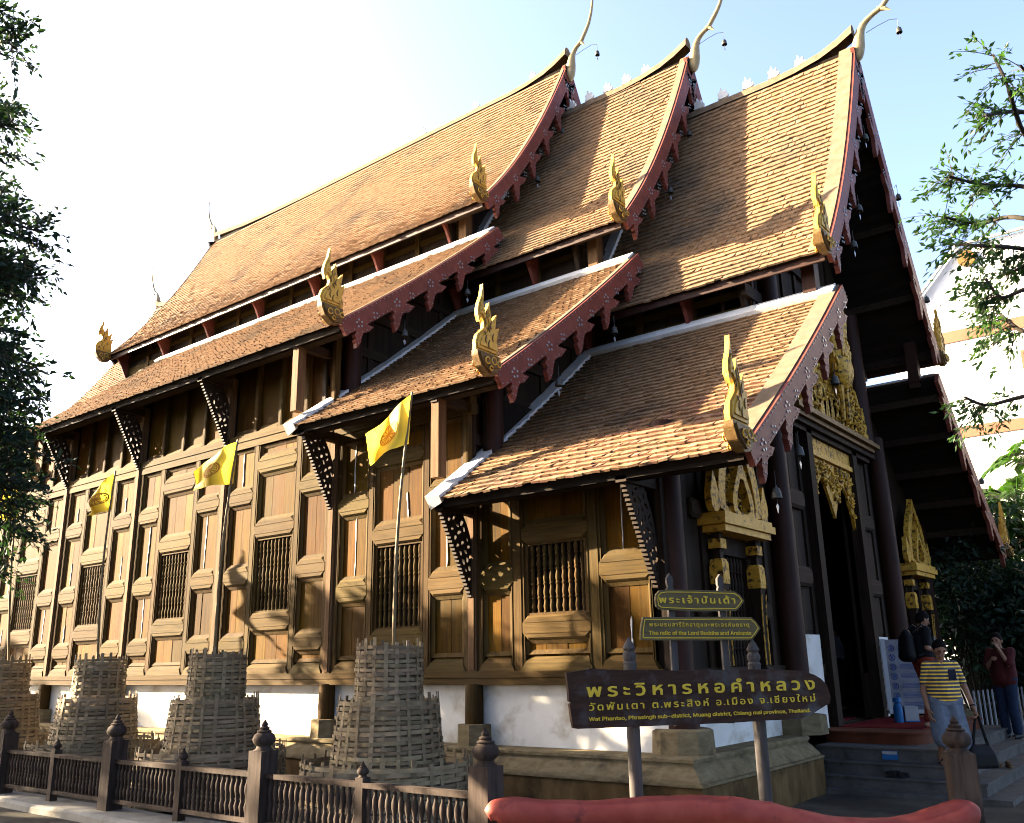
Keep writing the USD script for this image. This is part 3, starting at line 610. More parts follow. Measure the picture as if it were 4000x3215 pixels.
# glazed opening at the front end of the clerestory
x = XC - 2.62
wp = part(T, 'clerestory_window', MB().box((x - .05, YF, 6.86), (x + .03, YF + .08, 7.9)).box((x - .05, YF + .98, 6.86), (x + .03, YF + 1.06, 7.9)).box((x - .05, YF + .08, 6.86), (x + .03, YF + .98, 7.0)).box((x - .05, YF + .5, 7.0), (x + .03, YF + .55, 7.9)), M_redwood)
M_glass = usdkit.material(stage, '/World/Looks/window_glass', {'t': ('transparent_bsdf', {'color': (.8, .85, .88)}), 'g': ('glossy_bsdf', {'roughness': .05, 'color': (.9, .95, 1)}), 'f': ('fresnel', {'IOR': 1.6}), 'x': ('mix_closure', {})}, [('f.fac', 'x.fac'), ('t.BSDF', 'x.closure1'), ('g.BSDF', 'x.closure2')], surface='x.closure')
for a, b in ((YF + .08, YF + .5), (YF + .55, YF + .98)): part(wp, 'pane', MB().box((x - .01, a, 7.0), (x - .004, b, 7.9)), M_glass)

# ---- gable walls of the second and third roofs ---------------------------
def gable_poly(t, drop=.10):
    pu = prof_upper(t, 12, 3.0); ps = prof_skirt(t)
    L = [(XC - d, z - drop) for d, z in pu] + [(XC - 2.75, t[6] - .12)] + [(XC - d, z - drop) for d, z in ps if d < 5.95]
    L += [(XC - 6.0, t[7] + .52)]
    R = [(2 * XC - x, z) for x, z in L[::-1]]
    return L, R
for t, y in ((TIERS[1], 3.58), (TIERS[2], 6.68)):
    L, R = gable_poly(t); pg = Polygon(L + [(XW, t[7] - 1.0), (XE, t[7] - 1.0)] + R[:-1]).buffer(0)
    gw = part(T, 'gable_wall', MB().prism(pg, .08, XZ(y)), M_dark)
    for z in np.arange(t[7] - .6, t[4] - 1.2, .72):
        cut = pg.buffer(-.05).intersection(sbox(0, z, 14, z + .17))
        if not cut.is_empty: part(gw, 'rail', MB().prism(cut, .05, XZ(y - .05)), M_darkrail)
    for xx in np.arange(1.35, 12, .93):
        cut = pg.buffer(-.05).intersection(sbox(xx, 0, xx + .12, 20))
        if not cut.is_empty: part(gw, 'post', MB().prism(cut, .035, XZ(y - .035)), M_dark)
    part(T, 'gable_column', MB().lathe([(.16, 0), (.15, 1.55)], (XW + .42, y - .17, t[7] - 1.0), 14), M_redwood, smooth=40)
    part(T, 'gable_column', MB().lathe([(.16, 0), (.15, 1.55)], (XE - .42, y - .17, t[7] - 1.0), 14), M_redwood, smooth=40)
    for sx in (-1, 1): part(T, 'upper_post', MB().box((XC + sx * 2.75 - .1, y - .40, t[6] - .1), (XC + sx * 2.75 + .1, y - .2, t[5] + .2)), M_pale)
for sx in (-1, 1): part(T, 'upper_post', MB().box((XC + sx * 2.80 - .1, -.62, 6.75), (XC + sx * 2.80 + .1, -.42, 7.7)), M_redwood)

# ---- front wall -----------------------------------------------------------
t = TIERS[0]; L, R = gable_poly(t)
DX0, DX1, DZ0, DZ1 = 5.42, 7.48, .66, 5.02
pg = Polygon(L + [(XW, 1.43), (XE, 1.43)] + R[:-1]).buffer(0).difference(sbox(DX0, 0, DX1, DZ1)).difference(sbox(1.72, 1.55, 2.62, 3.1)).difference(sbox(10.28, 1.55, 11.18, 3.1))
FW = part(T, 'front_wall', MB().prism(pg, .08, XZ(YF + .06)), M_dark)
def fr(name, x0, x1, z0, z1, pro, mat=None, lab=None): return part(FW, name, MB().box((x0, YF + .06 - pro, z0), (x1, YF + .058, z1)), mat or M_dark, label=lab)
def fpanel(x0, x1, z0, z1):
    n = max(1, int((x1 - x0) / .28)); xs = np.linspace(x0, x1, n + 1)
    for a, b in zip(xs[:-1], xs[1:]): fr('plank', a + .003, b - .003, z0, z1, .012 + rng.uniform(0, .006))
def fblock(x0, x1, z0, z1):
    c = .06; h = [(x0, z0 + c), (x0 + c, z0), (x1 - c, z0), (x1, z0 + c), (x1, z1 - c), (x1 - c, z1), (x0 + c, z1), (x0, z1 - c)]; xc, zc = (x0 + x1) / 2, (z0 + z1) / 2
    V = [(x, YF + .05, z) for x, z in h] + [(x, YF - .01, z) for x, z in h] + [(xc + (x - xc) * .92, YF - .045, zc + (z - zc) * .7) for x, z in h]
    F = [[r * 8 + i, r * 8 + (i + 1) % 8, (r + 1) * 8 + (i + 1) % 8, (r + 1) * 8 + i] for r in (0, 1) for i in range(8)] + [[16, 17, 18, 19], [16, 19, 20, 23], [20, 21, 22, 23]]
    part(FW, 'rail_block', MB().add(V, F), M_darkrail)
def mirror(a, b): return (2 * XC - b, 2 * XC - a)
for side in (0, 1):
    mx = (lambda a, b: (a, b)) if side == 0 else mirror
    for a, b in ((.90, 1.02), (1.36, 1.48), (2.86, 2.98), (3.30, 3.42), (4.16, 4.30), (5.04, 5.16)):
        a, b = mx(a, b); top_z = 4.3 if min(a, 2 * XC - b) < 1.6 else 5.35; fr('stile', a, b, 1.6, top_z, .045)
    for a, b, rows in ((1.02, 1.36, (1.6, 2.2, 2.45, 3.4, 3.65, 4.3)), (2.98, 3.30, (1.6, 2.2, 2.45, 3.4, 3.65, 4.6, 4.85, 5.35)), (4.30, 5.04, (2.10, 2.75, 3.05, 3.95, 4.25, 5.30))):
        x0, x1 = mx(a, b)
        for k in range(len(rows) - 1):
            (fpanel if k % 2 == 0 else fblock)(x0 + .02, x1 - .02, rows[k], rows[k + 1])
    # lattice window
    x0, x1 = mx(1.72, 2.62)
    wf = part(T, 'front_window', MB().box((x0 - .08, YF - .02, 1.5), (x0 + .02, YF + .1, 3.12)).box((x1 - .02, YF - .02, 1.5), (x1 + .08, YF + .1, 3.12)).box((x0, YF - .02, 3.0), (x1, YF + .1, 3.4)).box((x0 - .08, YF - .03, 1.44), (x1 + .08, YF + .1, 1.56)), M_dark)
    for k in range(8): part(wf, 'baluster', MB().lathe(baluster_profile(0, 1.46, .034, 6), (x0 + .05 + (x1 - x0 - .1) * (k + .5) / 8, YF + .05, 1.55), 8), M_dark, smooth=60)
    fr('beam', *mx(.75, 5.2), 1.43, 1.60, .075, M_darkrail)
    # pilasters and hood of the window: gilded, carved
    hx0, hx1 = mx(1.36, 2.88); hc = (hx0 + hx1) / 2
    for px in (hx0 + .20, hx1 - .20):
        m = MB().lathe([(.13, 0), (.13, .12), (.075, .16), (.08, .8), (.10, 1.08), (.115, 1.16), (.12, 1.23), (.115, 1.42), (.07, 1.48), (.065, 1.56), (.11, 1.62), (.11, 1.70), (.07, 1.75), (.09, 1.82)], (px, YF - .10, 1.44), 4)
        pp = part(T, 'window_pilaster', m, M_dark); q = MB()
        q.lathe([(.125, 1.16), (.132, 1.23), (.125, 1.42), (.10, 1.47)], (px, YF - .10, 1.44), 4); q.lathe([(.118, 1.60), (.118, 1.72)], (px, YF - .10, 1.44), 4)
        for ex in (-.06, .06): q.tube([(px + ex, YF - .162, 1.62), (px + ex, YF - .164, 2.2), (px + ex * 1.3, YF - .185, 2.52)], .010, 5)
        part(pp, 'gilding', q, M_goldold)
    m = MB().box((hx0 + .05, YF - .30, 3.24), (hx1 - .05, YF + .05, 3.32)).box((hx0 - .03, YF - .34, 3.325), (hx1 + .03, YF + .05, 3.42)).box((hx0 + .02, YF - .32, 3.425), (hx1 - .02, YF + .05, 3.48))
    hd = part(T, 'window_hood', m, M_gold)
    # pointed fretwork crown above the hood, with flame ends
    crown = Polygon(ring_smooth([(-.62, 0), (-.66, .25), (-.60, .55), (-.50, .80), (-.30, 1.02), (-.10, 1.22), (0, 1.42), (.10, 1.22), (.30, 1.02), (.50, .80), (.60, .55), (.66, .25), (.62, 0)], 1))
    inner = Polygon(ring_smooth([(-.46, .05), (-.47, .3), (-.36, .66), (-.12, .98), (0, 1.12), (.12, .98), (.36, .66), (.47, .3), (.46, .05)], 1))
    m = MB().prism(crown.difference(inner), .10, XZ(0)); m.prism(Polygon(ring_smooth([(-.30, 0), (-.34, .22), (-.24, .40), (-.10, .62), (0, .82), (.10, .62), (.24, .40), (.34, .22), (.30, 0)], 1)).difference(Polygon(ring_smooth([(-.20, .05), (-.2, .25), (0, .6), (.2, .25), (.2, .05)], 1))), .14, XZ(-.04))
    for sg in (-1, 1):
        m.prism(Polygon(ring_smooth([(sg * .68, 0), (sg * .62, .18), (sg * .70, .36), (sg * .78, .56), (sg * .84, .36), (sg * .90, .20), (sg * .84, .0)], 1)).buffer(0), .09, XZ(0))
    rr = random.Random(5 + side)
    for k in range(120):      # scroll and foliage knobs filling the field
        u, v = rr.uniform(-.46, .46), rr.uniform(.05, 1.1)
        if inner.buffer(.02).contains(Point(u, v)):
            a = rr.uniform(0, 6.28); pts = [(u + .045 * math.cos(a + w) * (1 - w / 6), .05 + rr.uniform(-.01, .02), v + .045 * math.sin(a + w) * (1 - w / 6)) for w in np.linspace(0, 4.2, 6)]
            m.tube(pts, [.018, .017, .016, .014, .012, .008], 5)
    back = MB().prism(crown.buffer(-.05), .03, XZ(.08))
    for q in (m, back):
        for vv in q.v: vv += np.array([hc, YF - .22, 3.48])
    part(hd, 'fretwork_crown', m, M_goldold); part(hd, 'crown_back', back, M_dark)
    # tall round columns and the door frame
    cx = 3.80 if side == 0 else 2 * XC - 3.80
    part(T, 'front_column', MB().lathe([(.185, 0), (.18, 2.5), (.165, 4.9)], (cx, YF - .08, .95), 18), M_redwood, smooth=40)
    part(T, 'column_block', MB().lathe([(.36, 0), (.35, .25), (.3, .26)], (cx, YF - .08, .69), 8), M_stone)
    cx = .70 if side == 0 else 2 * XC - .70
    part(T, 'corner_column', MB().lathe([(.20, 0), (.175, .6), (.165, 3.6)], (cx, YF + .10, .95), 18), M_redwood, smooth=40)
    part(T, 'column_block', MB().lathe([(.36, 0), (.345, .24), (.3, .262)], (cx, YF + .10, .69), 10), M_stone)
    a, b = mx(5.20, 5.42); part(T, 'door_jamb', MB().box((a, YF - .12, .69), (b, YF + .2, 5.35)), M_dark)
    # tall gable columns that rise beside the carved panel
    a, b = mx(4.18, 4.42); part(T, 'gable_post', MB().lathe([(.20, 0), (.18, 2.7)], ((a + b) / 2, YF - .02, 5.6), 14), M_redwood, smooth=40)
part(T, 'lintel', MB().box((4.4, YF - .12, 5.255), (8.5, YF + .05, 5.33)).box((4.3, YF - .20, 5.335), (8.6, YF + .05, 5.415)), M_darkrail)
# gilded frieze and the pointed valance of the doorway
part(T, 'door_frieze', MB().box((5.42, YF - .05, 5.02), (7.48, YF + .03, 5.25)), M_goldold)
part(T, 'door_rail', MB().box((5.42, YF - .09, 4.93), (7.48, YF + .03, 5.015)), M_gold)
val = Polygon([(5.42, 4.92), (7.48, 4.92), (7.48, 3.88), (7.36, 4.12), (7.20, 4.45), (6.98, 4.62), (6.80, 4.52), (6.62, 4.25), (6.45, 3.98), (6.28, 4.25), (6.10, 4.52), (5.92, 4.62), (5.70, 4.45), (5.54, 4.12), (5.42, 3.88)])
m = MB().prism(val, .05, XZ(YF - .03)); rr = random.Random(11)
for k in range(230):
    u, v = rr.uniform(5.42, 7.48), rr.uniform(3.9, 4.92)
    if val.buffer(-.04).contains(Point(u, v)):
        a = rr.uniform(0, 6.28); r = rr.uniform(.05, .085)
        m.tube([(u + r * math.cos(a + w) * (1 - w / 6), YF - .04 - .02 * math.sin(w), v + r * math.sin(a + w) * (1 - w / 6)) for w in np.linspace(0, 4.5, 6)], [.026, .025, .022, .018, .014, .008], 5)
part(T, 'door_valance', m, M_goldold)
# carved gable panel: a standing peacock among flames on a moulded shelf
part(T, 'gable_shelf', MB().box((4.48, YF - .26, 5.42), (8.42, YF + .05, 5.49)).box((4.38, YF - .34, 5.495), (8.52, YF + .05, 5.57)).box((4.5, YF - .28, 5.575), (8.4, YF + .05, 5.63)), M_golddark)
m = MB(); rr = random.Random(3); Z0 = 5.632
for k in range(30):
    u = 4.62 + 3.66 * k / 29; h = .55 + 1.85 * (1 - abs(u - XC) / 1.9) ** .85 * rr.uniform(.7, 1.0)
    p2 = Polygon(ring_soft([(u - .15, Z0), (u - .20, Z0 + h * .22), (u - .09, Z0 + h * .40), (u - .17, Z0 + h * .52), (u - .06, Z0 + h * .66), (u - .09, Z0 + h * .82), (u + rr.uniform(-.06, .06), Z0 + h), (u + .08, Z0 + h * .74), (u + .05, Z0 + h * .60), (u + .17, Z0 + h * .48), (u + .09, Z0 + h * .34), (u + .19, Z0 + h * .20), (u + .14, Z0)], .1)).buffer(0)
    m.prism(p2, .07 + .04 * (k % 3), XZ(YF - .12 - .05 * (k % 2)))
for k in range(170):
    u, v = rr.uniform(4.7, 8.2), rr.uniform(0, 1); v = Z0 + .06 + v * (.35 + 1.7 * (1 - abs(u - XC) / 1.9)); a = rr.uniform(0, 6.28); r = rr.uniform(.05, .09)
    m.tube([(u + r * math.cos(a + w) * (1 - w / 6), YF - .19 - .02 * math.sin(w), v + r * math.sin(a + w) * (1 - w / 6)) for w in np.linspace(0, 4.5, 6)], [.026, .025, .022, .018, .014, .008], 5)
part(T, 'gable_carving', m, M_goldold)
def ell(c, r): s = trimesh.creation.icosphere(2); s.vertices = s.vertices * np.array(r) + np.array(c); return s
m = MB().mesh(ell((XC + .25, YF - .30, 6.95), (.36, .20, .52))).mesh(ell((XC + .25, YF - .34, 6.62), (.30, .2, .36)))
m.tube([(XC + .25, YF - .34, 7.25), (XC + .22, YF - .44, 7.6), (XC + .25, YF - .38, 7.85), (XC + .25, YF - .42, 8.05)], [.18, .11, .09, .11], 10); m.tube([(XC + .25, YF - .44, 8.05), (XC + .22, YF - .62, 7.98)], [.06, .01], 6)
for sg in (-1, 1): m.tube([(XC + .25 + sg * .12, YF - .32, 6.45), (XC + .25 + sg * .14, YF - .34, 6.05), (XC + .25 + sg * .14, YF - .32, 5.66)], [.08, .04, .045], 7); m.tube([(XC + .25 + sg * .14, YF - .32, 5.67), (XC + .25 + sg * .17, YF - .48, 5.66)], [.03, .015], 6)
q = MB()
for k in range(60):
    a = rr.uniform(0, 6.28); z = rr.uniform(-.8, .6); c = math.sqrt(1 - z * z); q.mesh(ell((XC + .25 + .36 * c * math.cos(a), YF - .30 - .20 * abs(c * math.sin(a)) - .005, 6.95 + .52 * z), (.035, .02, .05)))
pk = part(T, 'peacock_carving', m, M_goldold, smooth=50, label='gilded standing peacock in the middle of the gable'); part(pk, 'scales', q, M_gold, kind='stuff')
# collar beams and boards in the open gable top
for z in (7.15, 8.3, 9.7, 11.0):
    d = np.interp(z, *[q[::-1] for q in prof_upper(TIERS[0], 20).T[::-1]]) - .12 if z > 7.5 else 3.0
    part(FW, 'rail', MB().box((XC - d, YF - .02, z), (XC + d, YF + .058, z + .20)), M_darkrail)
for x in np.arange(4.0, 9.2, .62): part(FW, 'post', MB().box((x - .05, YF + .02, 5.7), (x + .05, YF + .059, min(7.6 + (2.7 - abs(x - XC)) * 1.55, 11.5))), M_dark)

# ---- stairs ------------------------------------------------------------
S = part(T, 'stair', MB().box((3.47, -2.2, -.05), (9.43, .3, .045)), M_stair)
for x, y, z0, z1 in ((3.66, -1.90, .045, .20), (3.84, -1.62, .20, .36), (4.02, -1.34, .36, .53)):
    part(S, 'step', MB().box((x, y, z0 - .002), (2 * XC - x, .28, z1 - .025)).box((x - .025, y - .025, z1 - .0245), (2 * XC - x + .025, .27, z1)), M_stair)
rp = sbox(4.5, -1.02, 8.4, .40).buffer(-.35).buffer(.35, 8)
part(T, 'door_platform', MB().prism(rp, .13, XY(.53)).prism(rp.buffer(.03, 6), .03, XY(.66)), M_platform)
part(T, 'door_carpet', MB().prism(sbox(5.2, -.85, 7.7, .3).buffer(.02), .012, XY(.6905)), M_carpet)
part(T, 'entrance_carpet', MB().box((5.55, YF + .3, .685), (7.35, 6, .70)), M_carpet)
def unit_rows(a): return a / (np.linalg.norm(a, axis=1, keepdims=True) + 1e-9)
# ================================================================ FENCE
FX = -2.8
k = MB()
kp = [(-3.10, -.1), (-3.10, .05), (-3.06, .085), (-2.60, .085), (-2.56, .05), (-2.56, -.1)]
yy = np.linspace(.2, 14, 24); V = np.array([(x, y, z + (0.006 * math.sin(y * 3.1) if z > 0 else 0)) for y in yy for x, z in kp])
k.add(V, [[i * 6 + a, (i + 1) * 6 + a, (i + 1) * 6 + a + 1, i * 6 + a + 1] for i in range(len(yy) - 1) for a in range(5)] + [[0, 1, 2, 3], [0, 3, 4, 5]])
top('fence_kerb', k, M_kerb, 'low whitewashed kerb under the wooden fence', kind='structure')
FEN = thing('fence', 'low dark wooden fence of turned balusters in front of the temple', 'fence')
FIN = [(.115, 0), (.085, .02), (.075, .05), (.115, .085), (.125, .13), (.105, .175), (.075, .20), (.085, .215), (.05, .235), (.06, .25), (.03, .27), (.038, .29), (.012, .33), (.004, .345)]
def fence_post(parent, x, y, h0, h1, w, sides=24, base=.085, rot=0.0):
    m = m3.Manifold.hull(m3.CrossSection.square((w, w), True).extrude(h1 - base).rotate((0, 0, rot)).translate((x, y, base)))
    b = MB().mesh(tm(m)); p = part(parent, 'post', b, M_fence)
    s = w / .21; q = MB().lathe([(r * s * .95, h * s * .88) for r, h in FIN], (x, y, h1), sides)
    part(p, 'finial', q, M_fence, smooth=50)
big = [9.35, 6.45, 3.54, .55, 12.3]
small = [7.9, 4.98, 2.04, 10.8]
for y in big: fence_post(FEN, FX, y, 0, .875, .21)
for y in small: fence_post(FEN, FX, y, 0, .70, .10)
allp = sorted([(y, .105) for y in big] + [(y, .05) for y in small])
for (ya, wa), (yb, wb) in zip(allp[:-1], allp[1:]):
    a, b = ya + wa, yb - wb
    part(FEN, 'top_rail', MB().box((FX - .05, a, .615), (FX + .05, b, .66)), M_fence)
    part(FEN, 'bottom_rail', MB().box((FX - .035, a, .17), (FX + .035, b, .215)), M_fence)
    n = int((b - a) / .082)
    for q in range(n):
        y = a + (b - a) * (q + .5) / n
        part(FEN, 'baluster', MB().lathe([(.014, 0), (.02, .04), (.03, .10), (.016, .15), (.022, .17), (.016, .19), (.03, .25), (.03, .30), (.015, .35), (.02, .37), (.013, .40)], (FX, y, .215), 7), M_fence, smooth=60)
EP = thing('gate_post', 'stout wooden gate post with onion finial in front of the stairs', 'post')
fence_post(EP, -.02, -2.50, 0, .875, .215, rot=28, base=-.05)
# red log between the two posts
RAIL_TOP = [(-2.927, 0.428, 0.566), (-2.884, 0.38, 0.657), (-2.794, 0.28, 0.649), (-2.585, 0.047, 0.618), (-2.374, -0.188, 0.613), (-2.091, -0.503, 0.625), (-1.877, -0.742, 0.628), (-1.662, -0.981, 0.62), (-1.491, -1.171, 0.589), (-1.335, -1.345, 0.544), (-1.166, -1.533, 0.478), (-0.953, -1.77, 0.415), (-0.735, -2.013, 0.406), (-0.571, -2.195, 0.426), (-0.418, -2.366, 0.483), (-0.293, -2.505, 0.546), (-0.206, -2.602, 0.522), (-0.182, -2.629, 0.444)]
rad = [.05, .098, .105, .103, .105, .11, .112, .112, .11, .108, .105, .105, .108, .115, .125, .13, .10, .03]
pts = [(x, y, z - r) for (x, y, z), r in zip(RAIL_TOP, rad)]
pts = np.array(pts); q = np.linspace(0, len(pts) - 1, 90); P3 = np.stack([np.interp(q, np.arange(len(pts)), pts[:, k]) for k in range(3)], 1); R3 = np.interp(q, np.arange(len(pts)), rad)
for _ in range(6): P3[1:-1] = (P3[:-2] + 2 * P3[1:-1] + P3[2:]) / 4; R3[1:-1] = (R3[:-2] + 2 * R3[1:-1] + R3[2:]) / 4
rl = MB().tube(P3, R3, 28); nz = meshkit.fbm(rl.v[0] * 5.5, 4, 5) - .5; cc = np.repeat(P3, 28, 0); rl.v[0][:len(cc)] += unit_rows(rl.v[0][:len(cc)] - cc) * nz[:len(cc), None] * .035
top('barrier_rail', rl, M_rail_red, 'thick wavy red painted log lying between two wooden fence posts', 'rail', smooth=True)

# ================================================================ WOVEN BAMBOO STUPAS
def basket(label, loc, rot=0.0):
    B = thing('bamboo_stupa', label, 'basket', loc, rot, 'stepped woven bamboo baskets behind the fence')
    rg = np.random.default_rng(3)
    for (r0, r1, z0, z1, ns) in ((.98, .94, .0, .66, 34), (.635, .555, .60, 1.30, 26), (.385, .37, 1.26, 1.90, 18)):
        N = ns * 4; th = np.arange(N) * 2 * math.pi / N; rows = int((z1 - z0) / .047)
        for k in range(rows):
            z = z0 + (z1 - z0) * (k + .5) / rows; R = r0 + (r1 - r0) * (k + .5) / rows
            w = R + .012 * np.cos(ns / 2 * th + math.pi * (k % 2) + rg.uniform(-.2, .2)) + .006 * np.cos(3 * th + rg.uniform(0, 6)); zz = z + .008 * np.cos(2 * th + rg.uniform(0, 6)) + rg.normal(0, .003)
            hh = .0225 * rg.uniform(.75, 1.05); V = np.concatenate([np.stack([(w + o) * np.cos(th), (w + o) * np.sin(th), zz + h], 1) for o, h in ((.006, -hh), (.006, hh), (-.003, hh), (-.003, -hh))])
            F = [[a * N + i, a * N + (i + 1) % N, ((a + 1) % 4) * N + (i + 1) % N, ((a + 1) % 4) * N + i] for a in range(4) for i in range(N)]
            part(B, 'weaver', MB().add(V, F), M_bamboo)
        for k in range(ns):
            a = 2 * math.pi * k / ns + rg.normal(0, .02); ca, sa = math.cos(a), math.sin(a); h = z1 + rg.uniform(.02, .09); t = np.array([-sa, ca]); w = .022 * rg.uniform(.7, 1.2)
            q = lambda r, z, o: (r * ca + t[0] * o, r * sa + t[1] * o, z)
            tl = rg.normal(0, .012)
            part(B, 'stake', MB().hexa([q(r0 - .004, z0, -w), q(r0 - .004, z0, w), q(r0 + .004, z0, w), q(r0 + .004, z0, -w), q(r1 - .004 + tl, h, -w), q(r1 - .004 + tl, h, w), q(r1 + .004 + tl, h, w), q(r1 + .004 + tl, h, -w)]), M_bamboo)
        part(B, 'sand_fill', MB().lathe([(r0 - .03, z0), (r1 - .03, z1 - .10), (r1 * .6, z1 - .05), (.05, z1 - .04)], (0, 0, 0), 28), M_sand, smooth=40)
    return B
b0 = basket('grey woven bamboo stupa nearest the corner, third flag pole rising behind the big fence post', (-1.4, 3.15, .02))
stage.GetPrimAtPath(b0).SetCustomDataByKey('label', 'nearest and greyest of the stepped bamboo stupas, right of the others')
for k, (y, r, lab, sz) in enumerate(((6.50, .5, 'second stepped bamboo stupa from the right, below the flag with the whole wheel', (1, 1, .985)), (9.62, 1.1, 'browner bamboo stupa left of centre with a sunlit left edge', (1, 1, .98)), (12.9, 2.0, 'stepped bamboo stupa cut by the left edge of the photo', (1, 1, 1.0)))):
    copy_of(b0, 'bamboo_stupa', lab, (-1.4, y, .02), r, sz)

# ================================================================ FLAGS
def cloth_mat():
    LOOKS['yellow_cloth'] = usdkit.material(stage, '/World/Looks/yellow_cloth', {'n': ('noise_texture', {'scale': 5.0}), 'r': ('rgb_ramp', {'ramp': [(.3, (.56, .40, .025)), (.7, (.66, .50, .045))]}), 'p': ('principled_bsdf', {'roughness': .8, 'sheen_weight': .2}), 't': ('translucent_bsdf', {}), 'x': ('mix_closure', {'fac': .45}), 'g': ('geometry', {})},
        [('g.position', 'n.vector'), ('n.fac', 'r.fac'), ('r.color', 'p.base_color'), ('r.color', 't.color'), ('p.BSDF', 'x.closure1'), ('t.BSDF', 'x.closure2')], surface='x.closure'); return LOOKS['yellow_cloth']
M_flag = cloth_mat(); M_wheel = noise_mat('orange_print', (.95, .36, .05), (1.0, .46, .07), rough=.8)
def flag(label, base, tip, size, angle, fold, seed, droop=.35):
    """pole from base to tip; the cloth flies from the top of the pole towards the horizontal direction angle"""
    base, tip = np.array(base, float), np.array(tip, float)
    Fg = thing('flag', label, 'flag', group=None)
    bend = np.cross(tip - base, [0.3, .6, 0]); bend = bend / np.linalg.norm(bend) * .06
    part(Fg, 'pole', MB().tube([base + (tip - base) * s + bend * math.sin(s * math.pi) for s in np.linspace(0, 1, 14)], np.linspace(.024, .014, 14), 7), M_pole, smooth=True)
    up = (tip - base) / np.linalg.norm(tip - base); o = np.array([math.cos(angle), math.sin(angle), 0]); nrmv = np.cross(o, up); Wd, H = size
    rg = np.random.default_rng(seed); ph = rg.uniform(0, 6, 4)
    def cl(u, v):     # u 0..1 along the fly, v 0..1 from the bottom up
        u, v = np.asarray(u, float), np.asarray(v, float)
        wave = (.10 * np.sin(5.2 * u + 2.0 * v + ph[0]) + .05 * np.sin(9 * u - 4 * v + ph[1])) * np.minimum(u * 2.5, 1) * fold
        side = -droop * H * (u ** 1.15) * (.35 + .65 * v) - .05 * np.sin(4 * v + ph[2]) * u
        fx = u * Wd * (1 - .16 * fold) - .10 * fold * Wd * (1 - v) * u ** 2
        return tip - up * (.03 + H * (1 - v))[..., None] + o * fx[..., None] + np.array([0, 0, 1.0]) * side[..., None] + nrmv * wave[..., None]
    n1, n2 = 26, 18; U, Vv = np.meshgrid(np.linspace(0, 1, n1), np.linspace(0, 1, n2), indexing='ij'); P = cl(U, Vv).reshape(-1, 3)
    i, j = np.meshgrid(np.arange(n1 - 1), np.arange(n2 - 1), indexing='ij')
    part(Fg, 'cloth', (P, np.stack([i * n2 + j, (i + 1) * n2 + j, (i + 1) * n2 + j + 1, i * n2 + j + 1], -1).reshape(-1, 4)), M_flag, smooth=True)
    # printed wheel: two rings, hub and twelve spokes on both faces
    em = MB(); R = .235 * H
    def strip(uv, off):
        uv = np.array(uv); a = cl(.5 + uv[:, 0] / Wd, .5 + uv[:, 1] / H); e = 1e-3
        nu = np.cross(cl(.5 + uv[:, 0] / Wd + e, .5 + uv[:, 1] / H) - a, cl(.5 + uv[:, 0] / Wd, .5 + uv[:, 1] / H + e) - a); nu /= np.linalg.norm(nu, axis=1, keepdims=True)
        return a + nu * off
    for off in (.005, -.005):
        for r0, r1 in ((R * .86, R), (R * .70, R * .78), (.0, R * .20)):
            th = np.linspace(0, 2 * math.pi, 37); ring = [(r * math.cos(t), r * math.sin(t)) for r in (r0, r1) for t in th]
            em.add(strip(ring, off), [[i, i + 1, 37 + i + 1, 37 + i] for i in range(36)])
        for s in range(12):
            t = s * math.pi / 6; c, q = math.cos(t), math.sin(t); w = R * .045
            rr_ = np.linspace(R * .2, R * .86, 5); em.add(strip([(r * c - q * w * sg, r * q + c * w * sg) for r in rr_ for sg in (-1, 1)], off), [[2 * i, 2 * i + 1, 2 * i + 3, 2 * i + 2] for i in range(4)])
    part(Fg, 'wheel_emblem', em, M_wheel)
flag('yellow flag folded by the wind before the second roof, on the nearest pole', (-1.40, 3.08, 1.75), (-1.40, 2.84, 4.93), (.68, .62), 2.35, 1.25, 1, .95)
flag('yellow flag spread open to show its whole orange wheel, second pole from the right', (-1.40, 6.58, 1.7), (-1.40, 6.38, 4.92), (.80, .62), 2.15, 1.0, 2, .62)
flag('yellow flag hanging slack with a dark orange wheel, third pole from the right', (-1.40, 9.72, 1.7), (-1.40, 9.80, 4.95), (.62, .62), 2.0, 1.3, 3, .85)
flag('thin yellow flag by the leaves at the left edge of the photo', (-1.40, 12.82, 1.7), (-1.40, 13.42, 5.45), (.8, .9), 2.2, 1.5, 4, .95)

